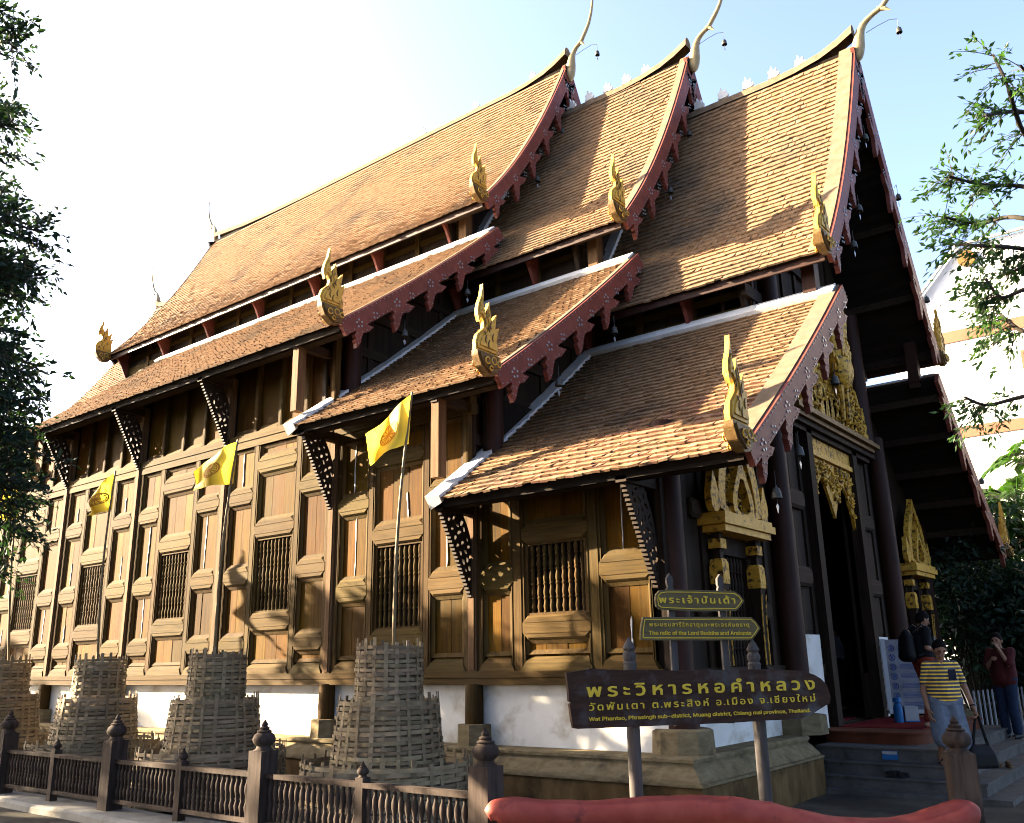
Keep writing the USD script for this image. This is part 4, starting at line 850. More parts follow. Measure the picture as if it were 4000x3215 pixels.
# ================================================================ SIGNS
THAI = {
 'name': (1038, '169,15 184,15 185,5 164,4 156,11 158,22 164,22 169,20;120,13 120,16 117,19 101,24 92,31 90,44 93,50 106,56 119,56 129,53 129,42 109,45 103,41 105,36 118,32 130,24 133,14 129,3 117,-3 103,-3 89,2 93,12 106,8 113,8;245,48 249,40 251,25 247,8 241,1 231,-3 220,-3 209,2 212,11 227,8 236,14 238,21 238,32 236,39 230,44 220,45 210,42 210,53 218,56 234,55;443,13 443,16 440,19 424,24 415,31 413,44 416,50 429,56 442,56 452,53 452,42 432,45 426,41 428,36 441,32 453,24 456,14 452,3 440,-3 426,-3 412,2 416,12 429,8 436,8;28,54 38,55 47,26 52,54 64,55 65,51 55,-1 43,-1 33,29 24,-1 12,-2 2,50 3,55 15,54 20,28;326,55 326,51 314,39 321,35 326,28 326,-2 315,-2 314,24 306,29 295,20 294,-2 282,-1 282,54 294,55 296,37 313,55;382,50 385,40 384,-2 372,-1 371,43 367,45 360,45 355,42 351,42 351,53 359,56 376,55;184,42 185,32 161,32 156,38 158,49 164,49 169,47 169,42;204,60 204,66 211,70 249,69 248,59;571,21 571,13 574,9 587,9 592,18 592,35 589,42 582,45 575,45 561,40 560,52 573,56 585,56 594,53 601,46 605,33 605,19 601,6 595,0 586,-3 568,-1 562,4 558,15 559,32 582,32 583,22;515,55 528,55 528,51 516,39 523,35 528,28 529,-1 517,-2 516,24 508,29 497,20 496,-2 484,-1 484,54 496,55 498,37;817,55 817,51 805,39 812,35 817,28 817,-2 806,-2 805,24 797,29 786,20 785,-2 773,-1 773,54 785,55 787,37 804,55;1009,12 1011,10 1015,10 1020,16 1022,34 1018,42 1013,44 1005,43 1002,53 1005,55 1017,55 1023,53 1030,47 1034,38 1034,19 1030,9 1025,3 1014,-2 1001,-2 984,54 986,55 997,54;947,14 949,21 949,32 947,39 937,45 921,42 921,53 929,56 941,56 950,53 958,45 961,36 962,25 958,8 952,1 942,-3 931,-3 920,2 923,11 933,8 942,9;677,51 681,45 683,35 682,-2 670,-1 670,38 667,43 661,45 652,44 649,41 648,29 664,31 665,21 654,20 649,17 647,-2 636,-2 635,40 639,49 648,55 665,56;738,50 741,40 740,-2 728,-1 727,43 723,45 716,45 711,42 707,42 707,53 715,56 732,55;879,42 873,45 865,45 851,40 851,52 863,56 877,56 885,53 890,48 893,37 892,-2 880,-1 880,23 866,22 859,18 859,11 861,9 875,8 875,-2 856,-2 849,3 846,10 847,22 853,29 863,33 880,35;685,71 684,62 677,57 668,57 664,59 660,65 661,74 668,79 677,79 681,77/674,66 675,69 671,70 671,67'),
 'addr': (1968, '590,3 589,6 590,9 592,11 595,12 598,11 600,9 601,6 600,3 598,1 595,0 592,1;787,14 787,5 767,5 760,11 761,20 767,21 771,20 771,14;258,9 262,14 263,54 274,53 273,-1 265,-1 263,3 257,-1 243,-2 233,3 229,12 229,54 240,53 240,13 244,8 248,7;323,8 324,-1 313,-2 308,0 305,5 305,54 315,54 316,8 318,7;543,52 548,55 556,55 564,50 566,45 566,-1 555,0 555,43 553,46 547,45 546,40 539,40 538,44 533,46 530,44 528,38 529,13 533,8 545,8 547,2 546,-1 533,-2 527,0 521,6 517,19 518,42 525,53 529,55 537,55;995,51 982,38 988,36 994,30 996,24 996,-1 985,0 985,24 982,28 976,30 973,30 964,21 964,0 953,-1 953,54 964,53 965,35 984,54 995,54;912,16 914,34 909,43 904,45 897,44 894,53 908,54 919,48 924,38 924,19 921,11 913,2 905,-1 892,0 876,51 877,54 887,53 902,8 906,9;724,20 711,24 701,30 698,36 698,44 700,48 704,52 713,55 734,53 736,51 735,43 715,46 709,43 709,39 712,35 725,31 736,24 739,15 736,5 732,1 724,-2 710,-2 697,2 700,11 713,7 720,7 728,12 728,16;658,22 664,54 675,53 665,-1 655,-1 644,32 634,-1 623,0 614,54 625,53 630,22 640,54 649,54;372,52 377,55 385,55 393,50 395,45 395,-1 384,0 384,43 382,46 376,45 375,40 368,40 367,44 362,46 359,44 357,38 358,13 362,8 374,8 376,2 375,-1 362,-2 356,0 350,6 346,19 347,42 354,53 358,55 366,55;168,54 177,54 186,22 192,54 203,53 193,-1 183,-1 172,32 162,-1 151,0 142,54 153,53 157,22 158,22;100,55 109,52 114,47 117,36 116,-1 106,-1 106,38 101,45 87,45 82,41 80,35 81,14 84,9 88,7 97,8 98,-1 85,-2 79,0 73,6 69,19 70,39 75,49 79,52 87,55;28,42 19,46 12,46 4,43 3,51 11,55 23,55 32,52 38,46 42,36 42,17 38,7 32,1 24,-2 9,-1 4,1 3,4 6,10 15,7 26,9 32,21 32,33;449,-1 439,-1 438,44 434,46 426,46 421,43 417,44 417,51 425,55 438,55 447,50 450,40;843,42 837,46 823,45 814,41 814,51 827,55 847,53 849,58 857,58 858,52 853,46 855,37 855,0 844,-1 844,24 825,22 821,18 822,9 828,7 837,7 837,-1 819,-1 814,2 810,10 811,22 816,28 826,32 844,34;787,41 787,32 767,32 760,38 761,47 767,48 771,47 771,41;811,60 811,66 817,69 854,69 854,60;211,60 181,60 176,62 173,66 174,76 182,76 184,75 184,69 211,69;53,60 23,60 18,62 15,66 16,76 24,76 26,75 26,69 53,69;1130,3 1129,6 1130,9 1132,11 1135,12 1138,11 1140,9 1141,6 1140,3 1138,1 1135,0 1132,1;1517,3 1516,6 1517,9 1519,11 1522,12 1525,11 1527,9 1528,6 1527,3 1525,1 1522,0 1519,1;1938,7 1947,8 1950,11 1951,54 1961,54 1962,16 1959,5 1948,-2 1937,-2 1927,4 1926,-1 1917,-1 1917,54 1928,53 1928,16 1933,9;1177,8 1178,-1 1167,-2 1162,0 1159,5 1159,54 1169,54 1170,8 1172,7;1233,8 1237,14 1237,54 1248,53 1248,16 1246,7 1241,1 1234,-2 1223,-2 1213,4 1212,-1 1203,-1 1203,54 1214,53 1214,16 1219,9 1224,7;1564,8 1565,-1 1554,-2 1549,0 1546,5 1546,54 1556,54 1557,8 1559,7;1606,38 1599,28 1599,13 1602,8 1610,7 1617,12 1617,31 1614,35 1610,35 1610,43 1617,45 1618,54 1629,53 1628,45 1624,39 1628,30 1628,14 1627,8 1623,2 1614,-2 1602,-2 1592,3 1588,11 1588,28 1596,41 1596,44 1594,46 1588,45 1586,53 1591,55 1600,55 1606,50;1078,8 1091,8 1097,17 1097,35 1095,41 1085,46 1073,45 1065,41 1066,52 1077,55 1089,55 1099,51 1103,47 1108,33 1108,19 1105,8 1100,2 1090,-2 1075,-1 1066,6 1063,15 1064,31 1086,30 1085,22 1074,22 1074,13;1873,38 1879,36 1885,30 1887,24 1887,-1 1876,0 1876,24 1873,28 1867,30 1864,30 1855,21 1855,0 1844,-1 1844,54 1855,53 1856,35 1875,54 1886,54 1886,51;1759,16 1761,34 1756,43 1751,45 1744,44 1741,53 1755,54 1766,48 1771,38 1771,19 1768,11 1760,2 1752,-1 1739,0 1723,51 1724,54 1734,53 1749,8 1753,9;1376,16 1378,34 1373,43 1368,45 1361,44 1358,53 1372,54 1383,48 1388,38 1388,19 1385,11 1377,2 1369,-1 1356,0 1340,51 1341,54 1351,53 1366,8 1370,9;1286,13 1290,8 1303,8 1309,17 1309,35 1307,41 1297,46 1285,45 1277,41 1278,52 1289,55 1301,55 1311,51 1315,47 1320,33 1320,19 1317,8 1312,2 1302,-2 1287,-1 1278,6 1275,15 1276,31 1298,30 1297,22 1286,22;1668,55 1679,55 1683,53 1682,45 1672,46 1668,43 1669,34 1673,32 1681,32 1681,24 1673,24 1668,19 1669,11 1676,7 1684,7 1690,11 1691,54 1702,53 1702,17 1700,7 1696,2 1686,-2 1668,-1 1659,6 1657,14 1658,22 1663,28 1657,36 1657,44 1663,53;1495,34 1495,19 1493,11 1487,3 1477,-1 1462,-1 1462,22 1455,22 1455,31 1472,31 1473,8 1479,9 1484,18 1484,35 1482,41 1472,46 1460,45 1454,41 1451,42 1452,51 1463,55 1480,54 1485,52 1491,46;1819,63 1810,51 1810,8 1812,7 1817,8 1819,1 1815,-2 1804,-1 1799,5 1799,52 1807,62 1809,71 1805,73 1794,70 1792,72 1793,80 1799,82 1812,81 1819,75;986,59 983,58 976,59 975,68 981,74 1000,74 1000,65 986,65;1627,77 1629,75 1628,60 1585,60 1585,66 1591,69 1618,69 1619,77;1234,69 1238,69 1239,77 1247,76 1247,60 1204,60 1204,66 1210,69 1224,69 1225,77 1232,77;1960,60 1950,60 1950,82 1961,81'),
 'arrow1': (668, '161,20 161,15 176,15 177,5 156,4 148,11 150,22 156,22;221,9 223,5 223,-1 219,-3 208,-2 202,5 202,54 214,55 215,53 215,8;116,13 116,16 113,19 97,24 88,31 86,44 89,50 102,56 115,56 125,53 125,42 105,45 99,41 101,36 114,32 126,24 129,14 125,3 113,-3 99,-3 85,2 89,12 102,8 109,8;28,54 38,55 47,26 52,54 64,55 65,51 55,-1 43,-1 33,29 24,-1 12,-2 2,50 3,55 15,54 20,28;277,52 284,42 286,34 286,19 282,7 276,1 271,-1 252,-2 251,21 244,21 244,32 263,32 264,10 265,9 270,11 273,17 273,36 269,43 263,45 251,44 244,40 241,40 241,52 245,54 266,56;161,42 176,42 177,32 153,32 148,38 150,49 156,49 161,47;253,80 259,83 266,83 272,79 273,70 287,69 287,60 254,59 253,67 261,71 260,72 255,71;453,53 453,14 456,9 460,8 468,9 474,18 474,54 486,55 486,-2 476,-2 474,1 465,-3 451,-2 443,4 440,12 441,55 452,55;536,8 537,-1 533,-3 525,-3 520,-1 516,5 516,54 528,55 529,8;579,56 583,54 589,56 597,56 605,52 608,45 607,-2 596,-2 595,0 595,43 594,45 590,45 587,39 580,39 578,44 574,45 570,38 571,13 577,8 587,9 589,2 588,-2 574,-3 566,0 559,10 557,19 558,42 564,53 570,56;336,50 339,40 338,-2 326,-1 325,43 321,45 314,45 309,42 305,42 305,53 313,56 330,55;660,50 663,40 662,-2 650,-1 649,43 645,45 638,45 633,42 629,42 629,53 637,56 654,55;393,8 399,12 400,16 400,58 392,59 385,64 385,76 397,76 397,70 400,70 401,74 412,74 413,70 424,69 423,59 413,59 413,18 411,8 406,1 396,-3 383,-3 374,0 369,5 366,13 366,54 378,55 379,13 383,9;577,80 583,83 590,83 596,79 597,70 611,69 611,60 578,59 577,67 585,71 584,72 579,71'),
 'arrow2': (1803, '881,-26 871,-26 871,-14 867,-14 866,-6 869,-5 877,-5 880,-7;172,14 172,5 152,5 145,11 146,20 152,21 156,20 156,14;928,8 929,0 926,-2 918,-2 913,0 910,5 910,54 920,54 921,8 923,7;225,8 230,15 230,54 241,53 240,11 233,1 225,-2 212,-2 205,0 200,4 196,13 196,54 207,53 207,13 210,9 216,7;360,8 364,14 364,54 375,53 375,16 373,7 368,1 361,-2 350,-2 340,4 339,-1 330,-1 330,54 341,53 341,16 346,9 351,7;115,16 111,20 98,24 88,30 85,36 85,44 87,48 91,52 100,55 121,53 123,51 122,43 102,46 96,43 96,39 99,35 112,31 123,24 126,15 123,5 119,1 111,-2 97,-2 84,2 87,11 100,7 107,7 115,12;858,52 863,55 871,55 879,50 881,45 881,-1 870,0 870,43 868,46 862,45 861,40 854,40 853,44 848,46 845,44 843,38 844,13 848,8 860,8 862,2 861,-1 848,-2 842,0 836,6 832,19 833,42 840,53 844,55 852,55;607,20 594,24 584,30 581,36 581,44 583,48 587,52 596,55 617,53 619,51 618,43 598,46 592,43 592,39 595,35 608,31 619,24 622,15 619,5 615,1 607,-2 593,-2 580,2 583,11 596,7 603,7 611,12 611,16;546,20 533,24 523,30 520,36 520,44 522,48 526,52 535,55 556,53 558,51 557,43 537,46 531,43 531,39 534,35 547,31 558,24 561,15 558,5 554,1 546,-2 532,-2 519,2 522,11 535,7 542,7 550,12 550,16;295,16 291,20 278,24 268,30 265,36 265,44 267,48 271,52 280,55 301,53 303,51 302,43 282,46 276,43 276,39 279,35 292,31 303,24 306,15 303,5 299,1 291,-2 277,-2 264,2 267,11 280,7 287,7 295,12;38,54 47,22 53,54 64,53 54,-1 44,-1 33,32 23,-1 12,0 3,54 14,53 19,22 29,54;754,52 754,42 746,45 731,46 725,44 725,40 745,33 755,26 758,17 755,5 749,0 742,-2 728,-2 716,1 716,26 726,25 726,8 743,8 747,12 747,18 741,24 719,31 714,37 714,45 721,53 728,55 743,55;496,40 495,-1 485,-1 484,44 480,46 472,46 467,43 463,44 463,51 471,55 484,55 493,50;682,51 688,43 689,37 689,0 678,-1 677,41 673,45 662,46 654,41 654,38 664,34 663,27 657,26 655,23 655,0 644,-1 644,23 650,31 643,35 644,45 648,50 655,54 672,55;807,40 806,-1 796,-1 795,44 791,46 783,46 778,43 774,44 774,51 782,55 795,55 804,50;432,42 426,46 412,45 403,41 403,51 416,55 436,53 438,58 446,58 447,52 442,46 444,37 444,0 433,-1 433,24 414,22 410,18 411,9 417,7 426,7 426,-1 408,-1 403,2 399,10 400,22 405,28 415,32 433,34;172,32 152,32 146,36 145,45 147,48 152,48 156,47 156,41 172,41;574,66 580,69 617,69 617,60 574,60;555,77 557,75 556,60 513,60 513,66 519,69 546,69 547,77;1796,-26 1786,-26 1786,-14 1782,-14 1781,-6 1784,-5 1792,-5 1795,-7;1069,14 1069,5 1049,5 1042,11 1043,20 1049,21 1053,20 1053,14;1258,14 1258,5 1238,5 1231,11 1232,20 1238,21 1242,20 1242,14;1502,7 1512,9 1516,14 1517,54 1528,53 1527,-1 1519,-1 1517,3 1507,-2 1493,-1 1487,3 1483,12 1483,54 1494,53 1494,13 1498,8;954,8 955,-1 944,-2 939,0 936,5 936,54 946,54 947,8 949,7;1378,16 1374,20 1361,24 1351,30 1348,36 1348,44 1350,48 1354,52 1363,55 1384,53 1386,51 1385,43 1365,46 1359,43 1359,39 1362,35 1375,31 1386,24 1389,15 1386,5 1382,1 1374,-2 1360,-2 1347,2 1350,11 1363,7 1370,7 1378,12;1778,55 1786,55 1794,50 1796,45 1796,-1 1785,0 1785,43 1783,46 1777,45 1776,40 1769,40 1768,44 1763,46 1760,44 1758,38 1759,13 1763,8 1775,8 1777,2 1776,-1 1763,-2 1757,0 1751,6 1747,19 1748,42 1755,53 1759,55 1767,55 1773,52;1585,55 1593,55 1601,50 1603,45 1603,-1 1592,0 1592,43 1590,46 1584,45 1583,40 1576,40 1575,44 1570,46 1567,44 1565,38 1566,13 1570,8 1582,8 1584,2 1583,-1 1570,-2 1564,0 1558,6 1554,19 1555,42 1562,53 1566,55 1574,55 1580,52;1455,51 1442,38 1448,36 1454,30 1456,24 1456,-1 1445,0 1445,24 1442,28 1436,30 1433,30 1424,21 1424,0 1413,-1 1413,54 1424,53 1425,35 1444,54 1455,54;1291,13 1295,8 1308,8 1314,17 1314,35 1312,41 1302,46 1290,45 1282,41 1283,52 1294,55 1306,55 1316,51 1320,47 1325,33 1325,19 1322,8 1317,2 1307,-2 1292,-1 1283,6 1280,15 1281,31 1303,30 1302,22 1291,22;1201,16 1197,20 1184,24 1174,30 1171,36 1171,44 1173,48 1177,52 1186,55 1207,53 1209,51 1208,43 1188,46 1182,43 1182,39 1185,35 1198,31 1209,24 1212,15 1209,5 1205,1 1197,-2 1183,-2 1170,2 1173,11 1186,7 1193,7 1201,12;1124,54 1133,22 1139,54 1150,53 1140,-1 1130,-1 1119,32 1109,-1 1098,0 1089,54 1100,53 1104,22 1105,22 1115,54;1669,42 1661,45 1646,46 1640,44 1640,40 1660,33 1670,26 1673,17 1670,5 1664,0 1657,-2 1643,-2 1631,1 1631,26 1641,25 1641,8 1658,8 1662,12 1662,18 1656,24 1634,31 1629,37 1629,45 1636,53 1643,55 1658,55 1669,52;1722,40 1721,-1 1711,-1 1710,44 1706,46 1698,46 1693,43 1689,44 1689,51 1697,55 1710,55 1719,50;1007,42 1001,46 987,45 978,41 978,51 991,55 1004,55 1012,52 1017,46 1019,37 1019,0 1008,-1 1008,24 989,22 985,18 986,9 992,7 1001,7 1001,-1 983,-1 978,2 974,10 975,22 980,28 990,32 1008,34;1258,41 1258,32 1238,32 1232,36 1231,45 1233,48 1238,48 1242,47 1242,41;1069,32 1049,32 1042,38 1043,47 1049,48 1053,47 1053,41 1069,41;1467,60 1437,60 1432,62 1429,66 1430,76 1438,76 1440,75 1440,69 1467,69'),
}
SD = np.array([0.831, -0.558]); SD /= np.linalg.norm(SD); SNV = np.array([-SD[1] * -1, SD[0] * -1]) * np.array([1, 1]); SNV = np.array([SD[1], -SD[0]])   # towards the reader
def on_board(P0): return lambda u, v, w: (P0[0] + SD[0] * u + SNV[0] * w, P0[1] + SD[1] * u + SNV[1] * w, v + 0 * u)
def lettering(polys, u0, z0, u1, z1, height=None, src_w=1.0, src_h=60.0, P0=None, dep=.006):
    """letters set from (u0, z0) to (u1, z1) along the board"""
    s = (u1 - u0) / src_w; t = height / src_h; sl = (z1 - z0) / (u1 - u0); fn0 = on_board(P0); m = MB()
    for pg in polys:
        g = affinity.affine_transform(pg, [s, 0, sl * s, t, u0, z0]); m.prism(g, dep, lambda u, v, w: fn0(u, v, w + .001))
    return m
def thai(key):
    w, txt = THAI[key]; out = []
    for p in txt.split(';'):
        r = [[tuple(map(int, q.split(','))) for q in ring.split(' ')] for ring in p.split('/')]
        out.append(Polygon(r[0], r[1:]).buffer(0))
    return w, out
def latin(text):
    m = meshkit.text_mesh(text, 1.0, 1.0, True); v = np.array(m.vertices); f = np.array(m.faces)
    return v, f
def latin_on(text, u0, z0, u1, z1, height, P0):
    v, f = latin(text); sx = (u1 - u0) / v[:, 0].max(); fn0 = on_board(P0); u = u0 + v[:, 0] * sx; z = z0 + v[:, 1] * height + (u - u0) * (z1 - z0) / (u1 - u0)
    return MB().add(np.stack(fn0(u, z, .001 + v[:, 2] * .005), 1), f)
P0 = np.array([-1.699, -0.262]); P1 = np.array([-1.632, -0.162])
BOARD = [(-0.641, 1.609), (-0.557, 1.618), (-0.438, 1.632), (-0.419, 1.641), (-0.09, 1.62), (0.17, 1.621), (0.42, 1.607), (0.977, 1.603), (1.4, 1.6), (1.789, 1.578), (1.917, 1.539), (1.986, 1.501), (2.039, 1.452), (2.061, 1.391), (2.075, 1.331), (2.057, 1.272), (1.997, 1.25), (1.935, 1.222), (1.826, 1.173), (1.706, 1.142), (1.349, 1.142), (0.933, 1.134), (0.398, 1.137), (-0.243, 1.138), (-0.551, 1.139), (-0.59, 1.146), (-0.603, 1.211), (-0.612, 1.297), (-0.619, 1.341), (-0.592, 1.356), (-0.622, 1.368), (-0.625, 1.449), (-0.632, 1.537)]
NS = thing('name_board', 'big dark wooden name board on two posts with three lines of yellow lettering', 'sign')
ob = on_board(P0)
part(NS, 'board', MB().prism(Polygon(BOARD).buffer(0), .045, lambda u, v, w: ob(u, v, w - .045)), M_sign)
for u, zt in ((.02, 1.64), (1.32, 1.61)):
    a = ob(np.array([u]), np.array([0.0]), np.array([-.092])); c = (float(a[0][0]), float(a[1][0]), 0)
    m = MB().lathe([(.06, -.1), (.06, zt + .03), (.065, zt + .035), (.05, zt + .06), (.062, zt + .085), (.062, zt + .12), (.045, zt + .145), (.06, zt + .17), (.04, zt + .215), (.003, zt + .27)], c, 8)
    part(NS, 'post', m, M_post, smooth=50)
w, pl = thai('name')
for q in pl: part(NS, 'letter', lettering([q], -.46, 1.401, 1.915, 1.407, .088, w, 58, P0), M_letter)
w, pl = thai('addr'); part(NS, 'thai_address', lettering(pl, -.441, 1.286, 1.9, 1.298, .050, w, 58, P0), M_letter, kind='stuff')
part(NS, 'english_address', latin_on('Wat Phantao, Phrasingh sub-district, Muang district, Chiang mai province, Thailand.', -.445, 1.200, 1.83, 1.202, .030, P0), M_letter, kind='stuff')
S1 = [(0.331, 2.249), (0.344, 2.3), (0.382, 2.335), (0.461, 2.344), (0.778, 2.343), (1.19, 2.334), (1.249, 2.299), (1.291, 2.24), (1.237, 2.181), (1.192, 2.146), (0.761, 2.143), (0.382, 2.158), (0.339, 2.186)]
S2 = [(0.192, 2.09), (0.494, 2.089), (0.957, 2.091), (1.351, 2.088), (1.402, 2.046), (1.444, 1.979), (1.389, 1.918), (1.336, 1.87), (0.739, 1.875), (0.191, 1.881), (0.157, 1.889), (0.166, 1.984)]
ob1 = on_board(P1)
def arrow_board(name, label, pts, lines):
    A = thing(name, label, 'sign', group=None)
    pg = Polygon(pts).buffer(0); part(A, 'board', MB().prism(pg, .03, lambda u, v, w: ob1(u, v, w - .03)), M_sign2)
    rim = pg.buffer(-.018).difference(pg.buffer(-.026)); part(A, 'painted_border', MB().prism(rim, .004, lambda u, v, w: ob1(u, v, w + .001)), M_letter)
    for nme, m in lines: part(A, nme, m, M_letter, kind='stuff')
    return A
w, pl = thai('arrow1')
arrow_board('arrow_sign', 'upper and shorter wooden arrow sign with one line of yellow letters', S1, [('thai_line', lettering(pl, .364, 2.22, 1.193, 2.217, .052, w, 58, P1))])
w, pl = thai('arrow2')
A2 = arrow_board('arrow_sign', 'lower and longer wooden arrow sign with a Thai and an English line', S2, [('thai_line', lettering(pl, .25, 2.006, 1.321, 1.997, .030, w, 58, P1)), ('english_line', latin_on('The relic of the Lord Buddha and Arahants', .239, 1.93, 1.334, 1.919, .034, P1))])
for u in (.515, 1.062):
    m = MB(); pts = Polygon([(-.033, 1.12), (.033, 1.12), (.033, 2.36), (.024, 2.375), (.033, 2.40), (.033, 2.455), (.0, 2.50), (-.033, 2.455), (-.033, 2.40), (-.024, 2.375), (-.033, 2.36)])
    m.prism(pts, .035, lambda a, v, w, u=u: ob1(a + u, v, w - .066)); part(A2, 'post', m, M_post)

# ================================================================ BELLS
M_bell = M_iron
BELL = None
def bell(loc, label):
    global BELL
    if BELL is None:
        BELL = thing('wind_bell', label, 'bell', loc, 0, 'little wind bells hanging from the roof edges')
        part(BELL, 'bell_cup', MB().lathe([(.008, .0), (.012, -.02), (.04, -.04), (.05, -.08), (.058, -.14), (.05, -.145), (.045, -.09)], (0, 0, 0), 10), M_bell, smooth=50)
        part(BELL, 'wire', MB().tube([(0, 0, .16), (0, 0, 0)], .004, 4).tube([(0, 0, -.05), (0, 0, -.20)], .003, 4), M_iron)
        part(BELL, 'clapper_leaf', MB().prism(Polygon([(0, 0), (.035, -.04), (0, -.11), (-.035, -.04)]), .004, lambda u, v, w: (u, w, v - .19)), M_inlay)
    else: copy_of(BELL, 'wind_bell', label, loc)
BN = {('A', 'u'): 'upper bargeboard of the front roof', ('A', 's'): 'lower bargeboard of the front roof', ('B', 'u'): 'upper bargeboard of the second roof', ('B', 's'): 'lower bargeboard of the second roof', ('C', 'u'): 'upper bargeboard of the highest roof', ('C', 's'): 'lower bargeboard of the highest roof'}
for (nme, wh), where in BN.items():
    y0 = {'A': -.90, 'B': 2.45, 'C': 5.55}[nme]
    for k, word in ((1, 'high up under the'), (3, 'half way down the'), (4, 'near the lower end of the')):
        if k >= len(HOOKS[nme, wh, -1]) or (nme != 'A' and k == 4): continue
        a = HOOKS[nme, wh, -1][k]; bell((XC - a[0] + .20, y0 - .10, a[1] - .30), f'small bell hanging {word} {where}')
for k, word in ((2, 'upper'), (4, 'lower')):
    for wh, wn in (('u', 'upper'), ('s', 'lower')):
        a = HOOKS['A', wh, 1][min(k, 4)]; p = np.array([XC + a[0] + .22, -.98, a[1] + .30])
        bell(p + [.22, 0, -.02], f'{word} small bell wired off the far right {wn} edge of the front roof')
        part(T, 'bell_wire', MB().tube([p, p + [.10, -.02, .10], p + [.20, 0, .14], p + [.22, 0, .10]], .006, 4), M_iron)
for y, z, word in ((-1.30, 12.95, 'front'), (2.04, 14.35, 'second'), (5.14, 15.6, 'highest')):
    p = np.array([XC, y + .12, z]); bell(p + [.06, -.55, -.10], f'small bell on a curved wire before the horn of the {word} roof')
    part(T, 'bell_wire', MB().tube([p, p + [.02, -.2, .06], p + [.04, -.42, .10], p + [.06, -.55, .06]], .007, 4), M_iron)

# ================================================================ SMALL THINGS BY THE DOOR
BNR = thing('banner_stand', 'upright printed banner stand beside the doorway with a column of round symbols', 'banner', (7.35, .20, .69), math.atan2(-.786, .618))
M_print = noise_mat('grey_lilac_print', (.20, .20, .24), (.42, .42, .48), (3, 3, 9), rough=.5, local=True); M_blue = noise_mat('blue_print', (.04, .08, .28), (.08, .14, .40), rough=.5); M_white = noise_mat('white_plastic', (.62, .63, .66), (.72, .73, .76), rough=.4); M_cyan = noise_mat('bright_blue_plastic', (.02, .19, .55), (.04, .26, .65), rough=.35)
part(BNR, 'panel', MB().box((.06, -.01, .14), (.82, .01, 1.28)), M_print)
part(BNR, 'side_strip', MB().box((-.02, -.012, .12), (.058, .012, 1.29)), M_white)
part(BNR, 'base_bar', MB().box((-.02, -.05, .08), (.84, .05, .135)), M_white)
for x in (.05, .77): part(BNR, 'foot', MB().box((x, -.12, .0), (x + .04, .12, .078)), M_iron)
for k in range(7):
    z = 1.14 - .155 * k; th = np.linspace(0, 2 * math.pi, 19)
    part(BNR, 'round_symbol', MB().tube([(.15 + .05 * math.cos(t), -.014, z + .05 * math.sin(t)) for t in th], .007, 5, cap=False).box((.13, -.016, z - .03), (.17, -.011, z + .03)), M_blue)
    m = MB()
    for q in range(4): m.box((.26, -.013, z + .035 - q * .022), (.26 + .48 * (.6 + .4 * ((k * 3 + q * 5) % 7) / 7), -.0105, z + .043 - q * .022))
    part(BNR, 'print_lines', m, M_blue, kind='stuff')
BT = thing('water_bottle', 'bright blue plastic container on the platform beside the banner', 'container', (6.35, -.22, .691))
part(BT, 'body', MB().lathe([(.06, 0), (.07, .02), (.07, .22), (.05, .27), (.035, .30), (.06, .31), (.06, .36), (.05, .38)], (0, 0, 0), 14), M_cyan, smooth=40)
BX = thing('white_box', 'low white carton with a blue foot beside the banner', 'box', (6.62, -.32, .691), .5)
part(BX, 'box', MB().box((-.12, -.1, .03), (.12, .1, .24)), M_white); part(BX, 'foot', MB().box((-.13, -.11, 0), (.13, .11, .029)), M_cyan)
NT = thing('step_notice', 'small blue and white notice fixed to the riser of the stairs', 'notice', (3.985, -.72, .44))
part(NT, 'plate', MB().box((0, -.10, -.055), (.012, .10, .055)), M_cyan); part(NT, 'pale_band', MB().box((-.004, -.095, .012), (-.001, .095, .05)), M_white)
def shoes(label, loc, rot, mat):
    S_ = thing('shoes', label, 'shoes', loc, rot)
    for sgn in (-1, 1):
        p2 = Polygon(ring_smooth([(-.12, -.035), (-.13, .03), (0, .04), (.10, .05), (.135, 0), (.10, -.045), (0, -.038)], 2)); m = MB()
        m.prism(affinity.translate(p2, 0, sgn * .065), .025, XY(0)); m.prism(affinity.translate(affinity.scale(p2, .55, .8), .05, sgn * .065), .045, XY(.0255)); m.prism(affinity.translate(affinity.scale(p2, .3, .8), -.08, sgn * .065), .03, XY(.0255))
        part(S_, 'shoe', m, mat)
M_black = noise_mat('black_leather', (.008, .008, .01), (.02, .02, .022), rough=.5); M_tan = noise_mat('tan_sandal', (.20, .11, .05), (.30, .18, .09), rough=.7)
shoes('pair of dark shoes left on the lowest broad step', (3.755, -.85, .201), 1.5, M_black)
shoes('pair of brown sandals left on the right side of the steps', (5.55, -1.76, .201), .3, M_tan)
# ================================================================ NEIGHBOURING BUILDING
NB = thing('white_building', 'tall white rendered building with peach bands behind the temple roof', 'building')
M_render = noise_mat('white_render', (.78, .78, .77), (.84, .84, .83), (1, 1, 1), rough=.9, spec=.1, k=.62); M_peach = noise_mat('peach_band', (.52, .25, .15), (.60, .31, .19), (2, 2, 2), rough=.9, k=.24)
pg = Polygon([(2.4, 0), (2.4, 11.55), (1.47, 12.54), (.12, 13.98), (-9.2, 13.98), (-9.2, 0)])
part(NB, 'wall', MB().prism(pg, 14, YZ(20.0)), M_render)
for z0, z1 in ((10.97, 11.34), (7.96, 8.30), (4.95, 5.29)): part(NB, 'band', MB().box((19.97, -9.18, z0), (19.999, 2.38, z1)), M_peach)
for a, b in (((2.5, 11.5), (.12, 14.03)), ((.1, 14.03), (-9.4, 14.03))): part(NB, 'roof_edge', MB().bar((19.9, a[0], a[1]), (19.9, b[0], b[1]), .06, .12, up=(1, 0, 0)), M_plaster)
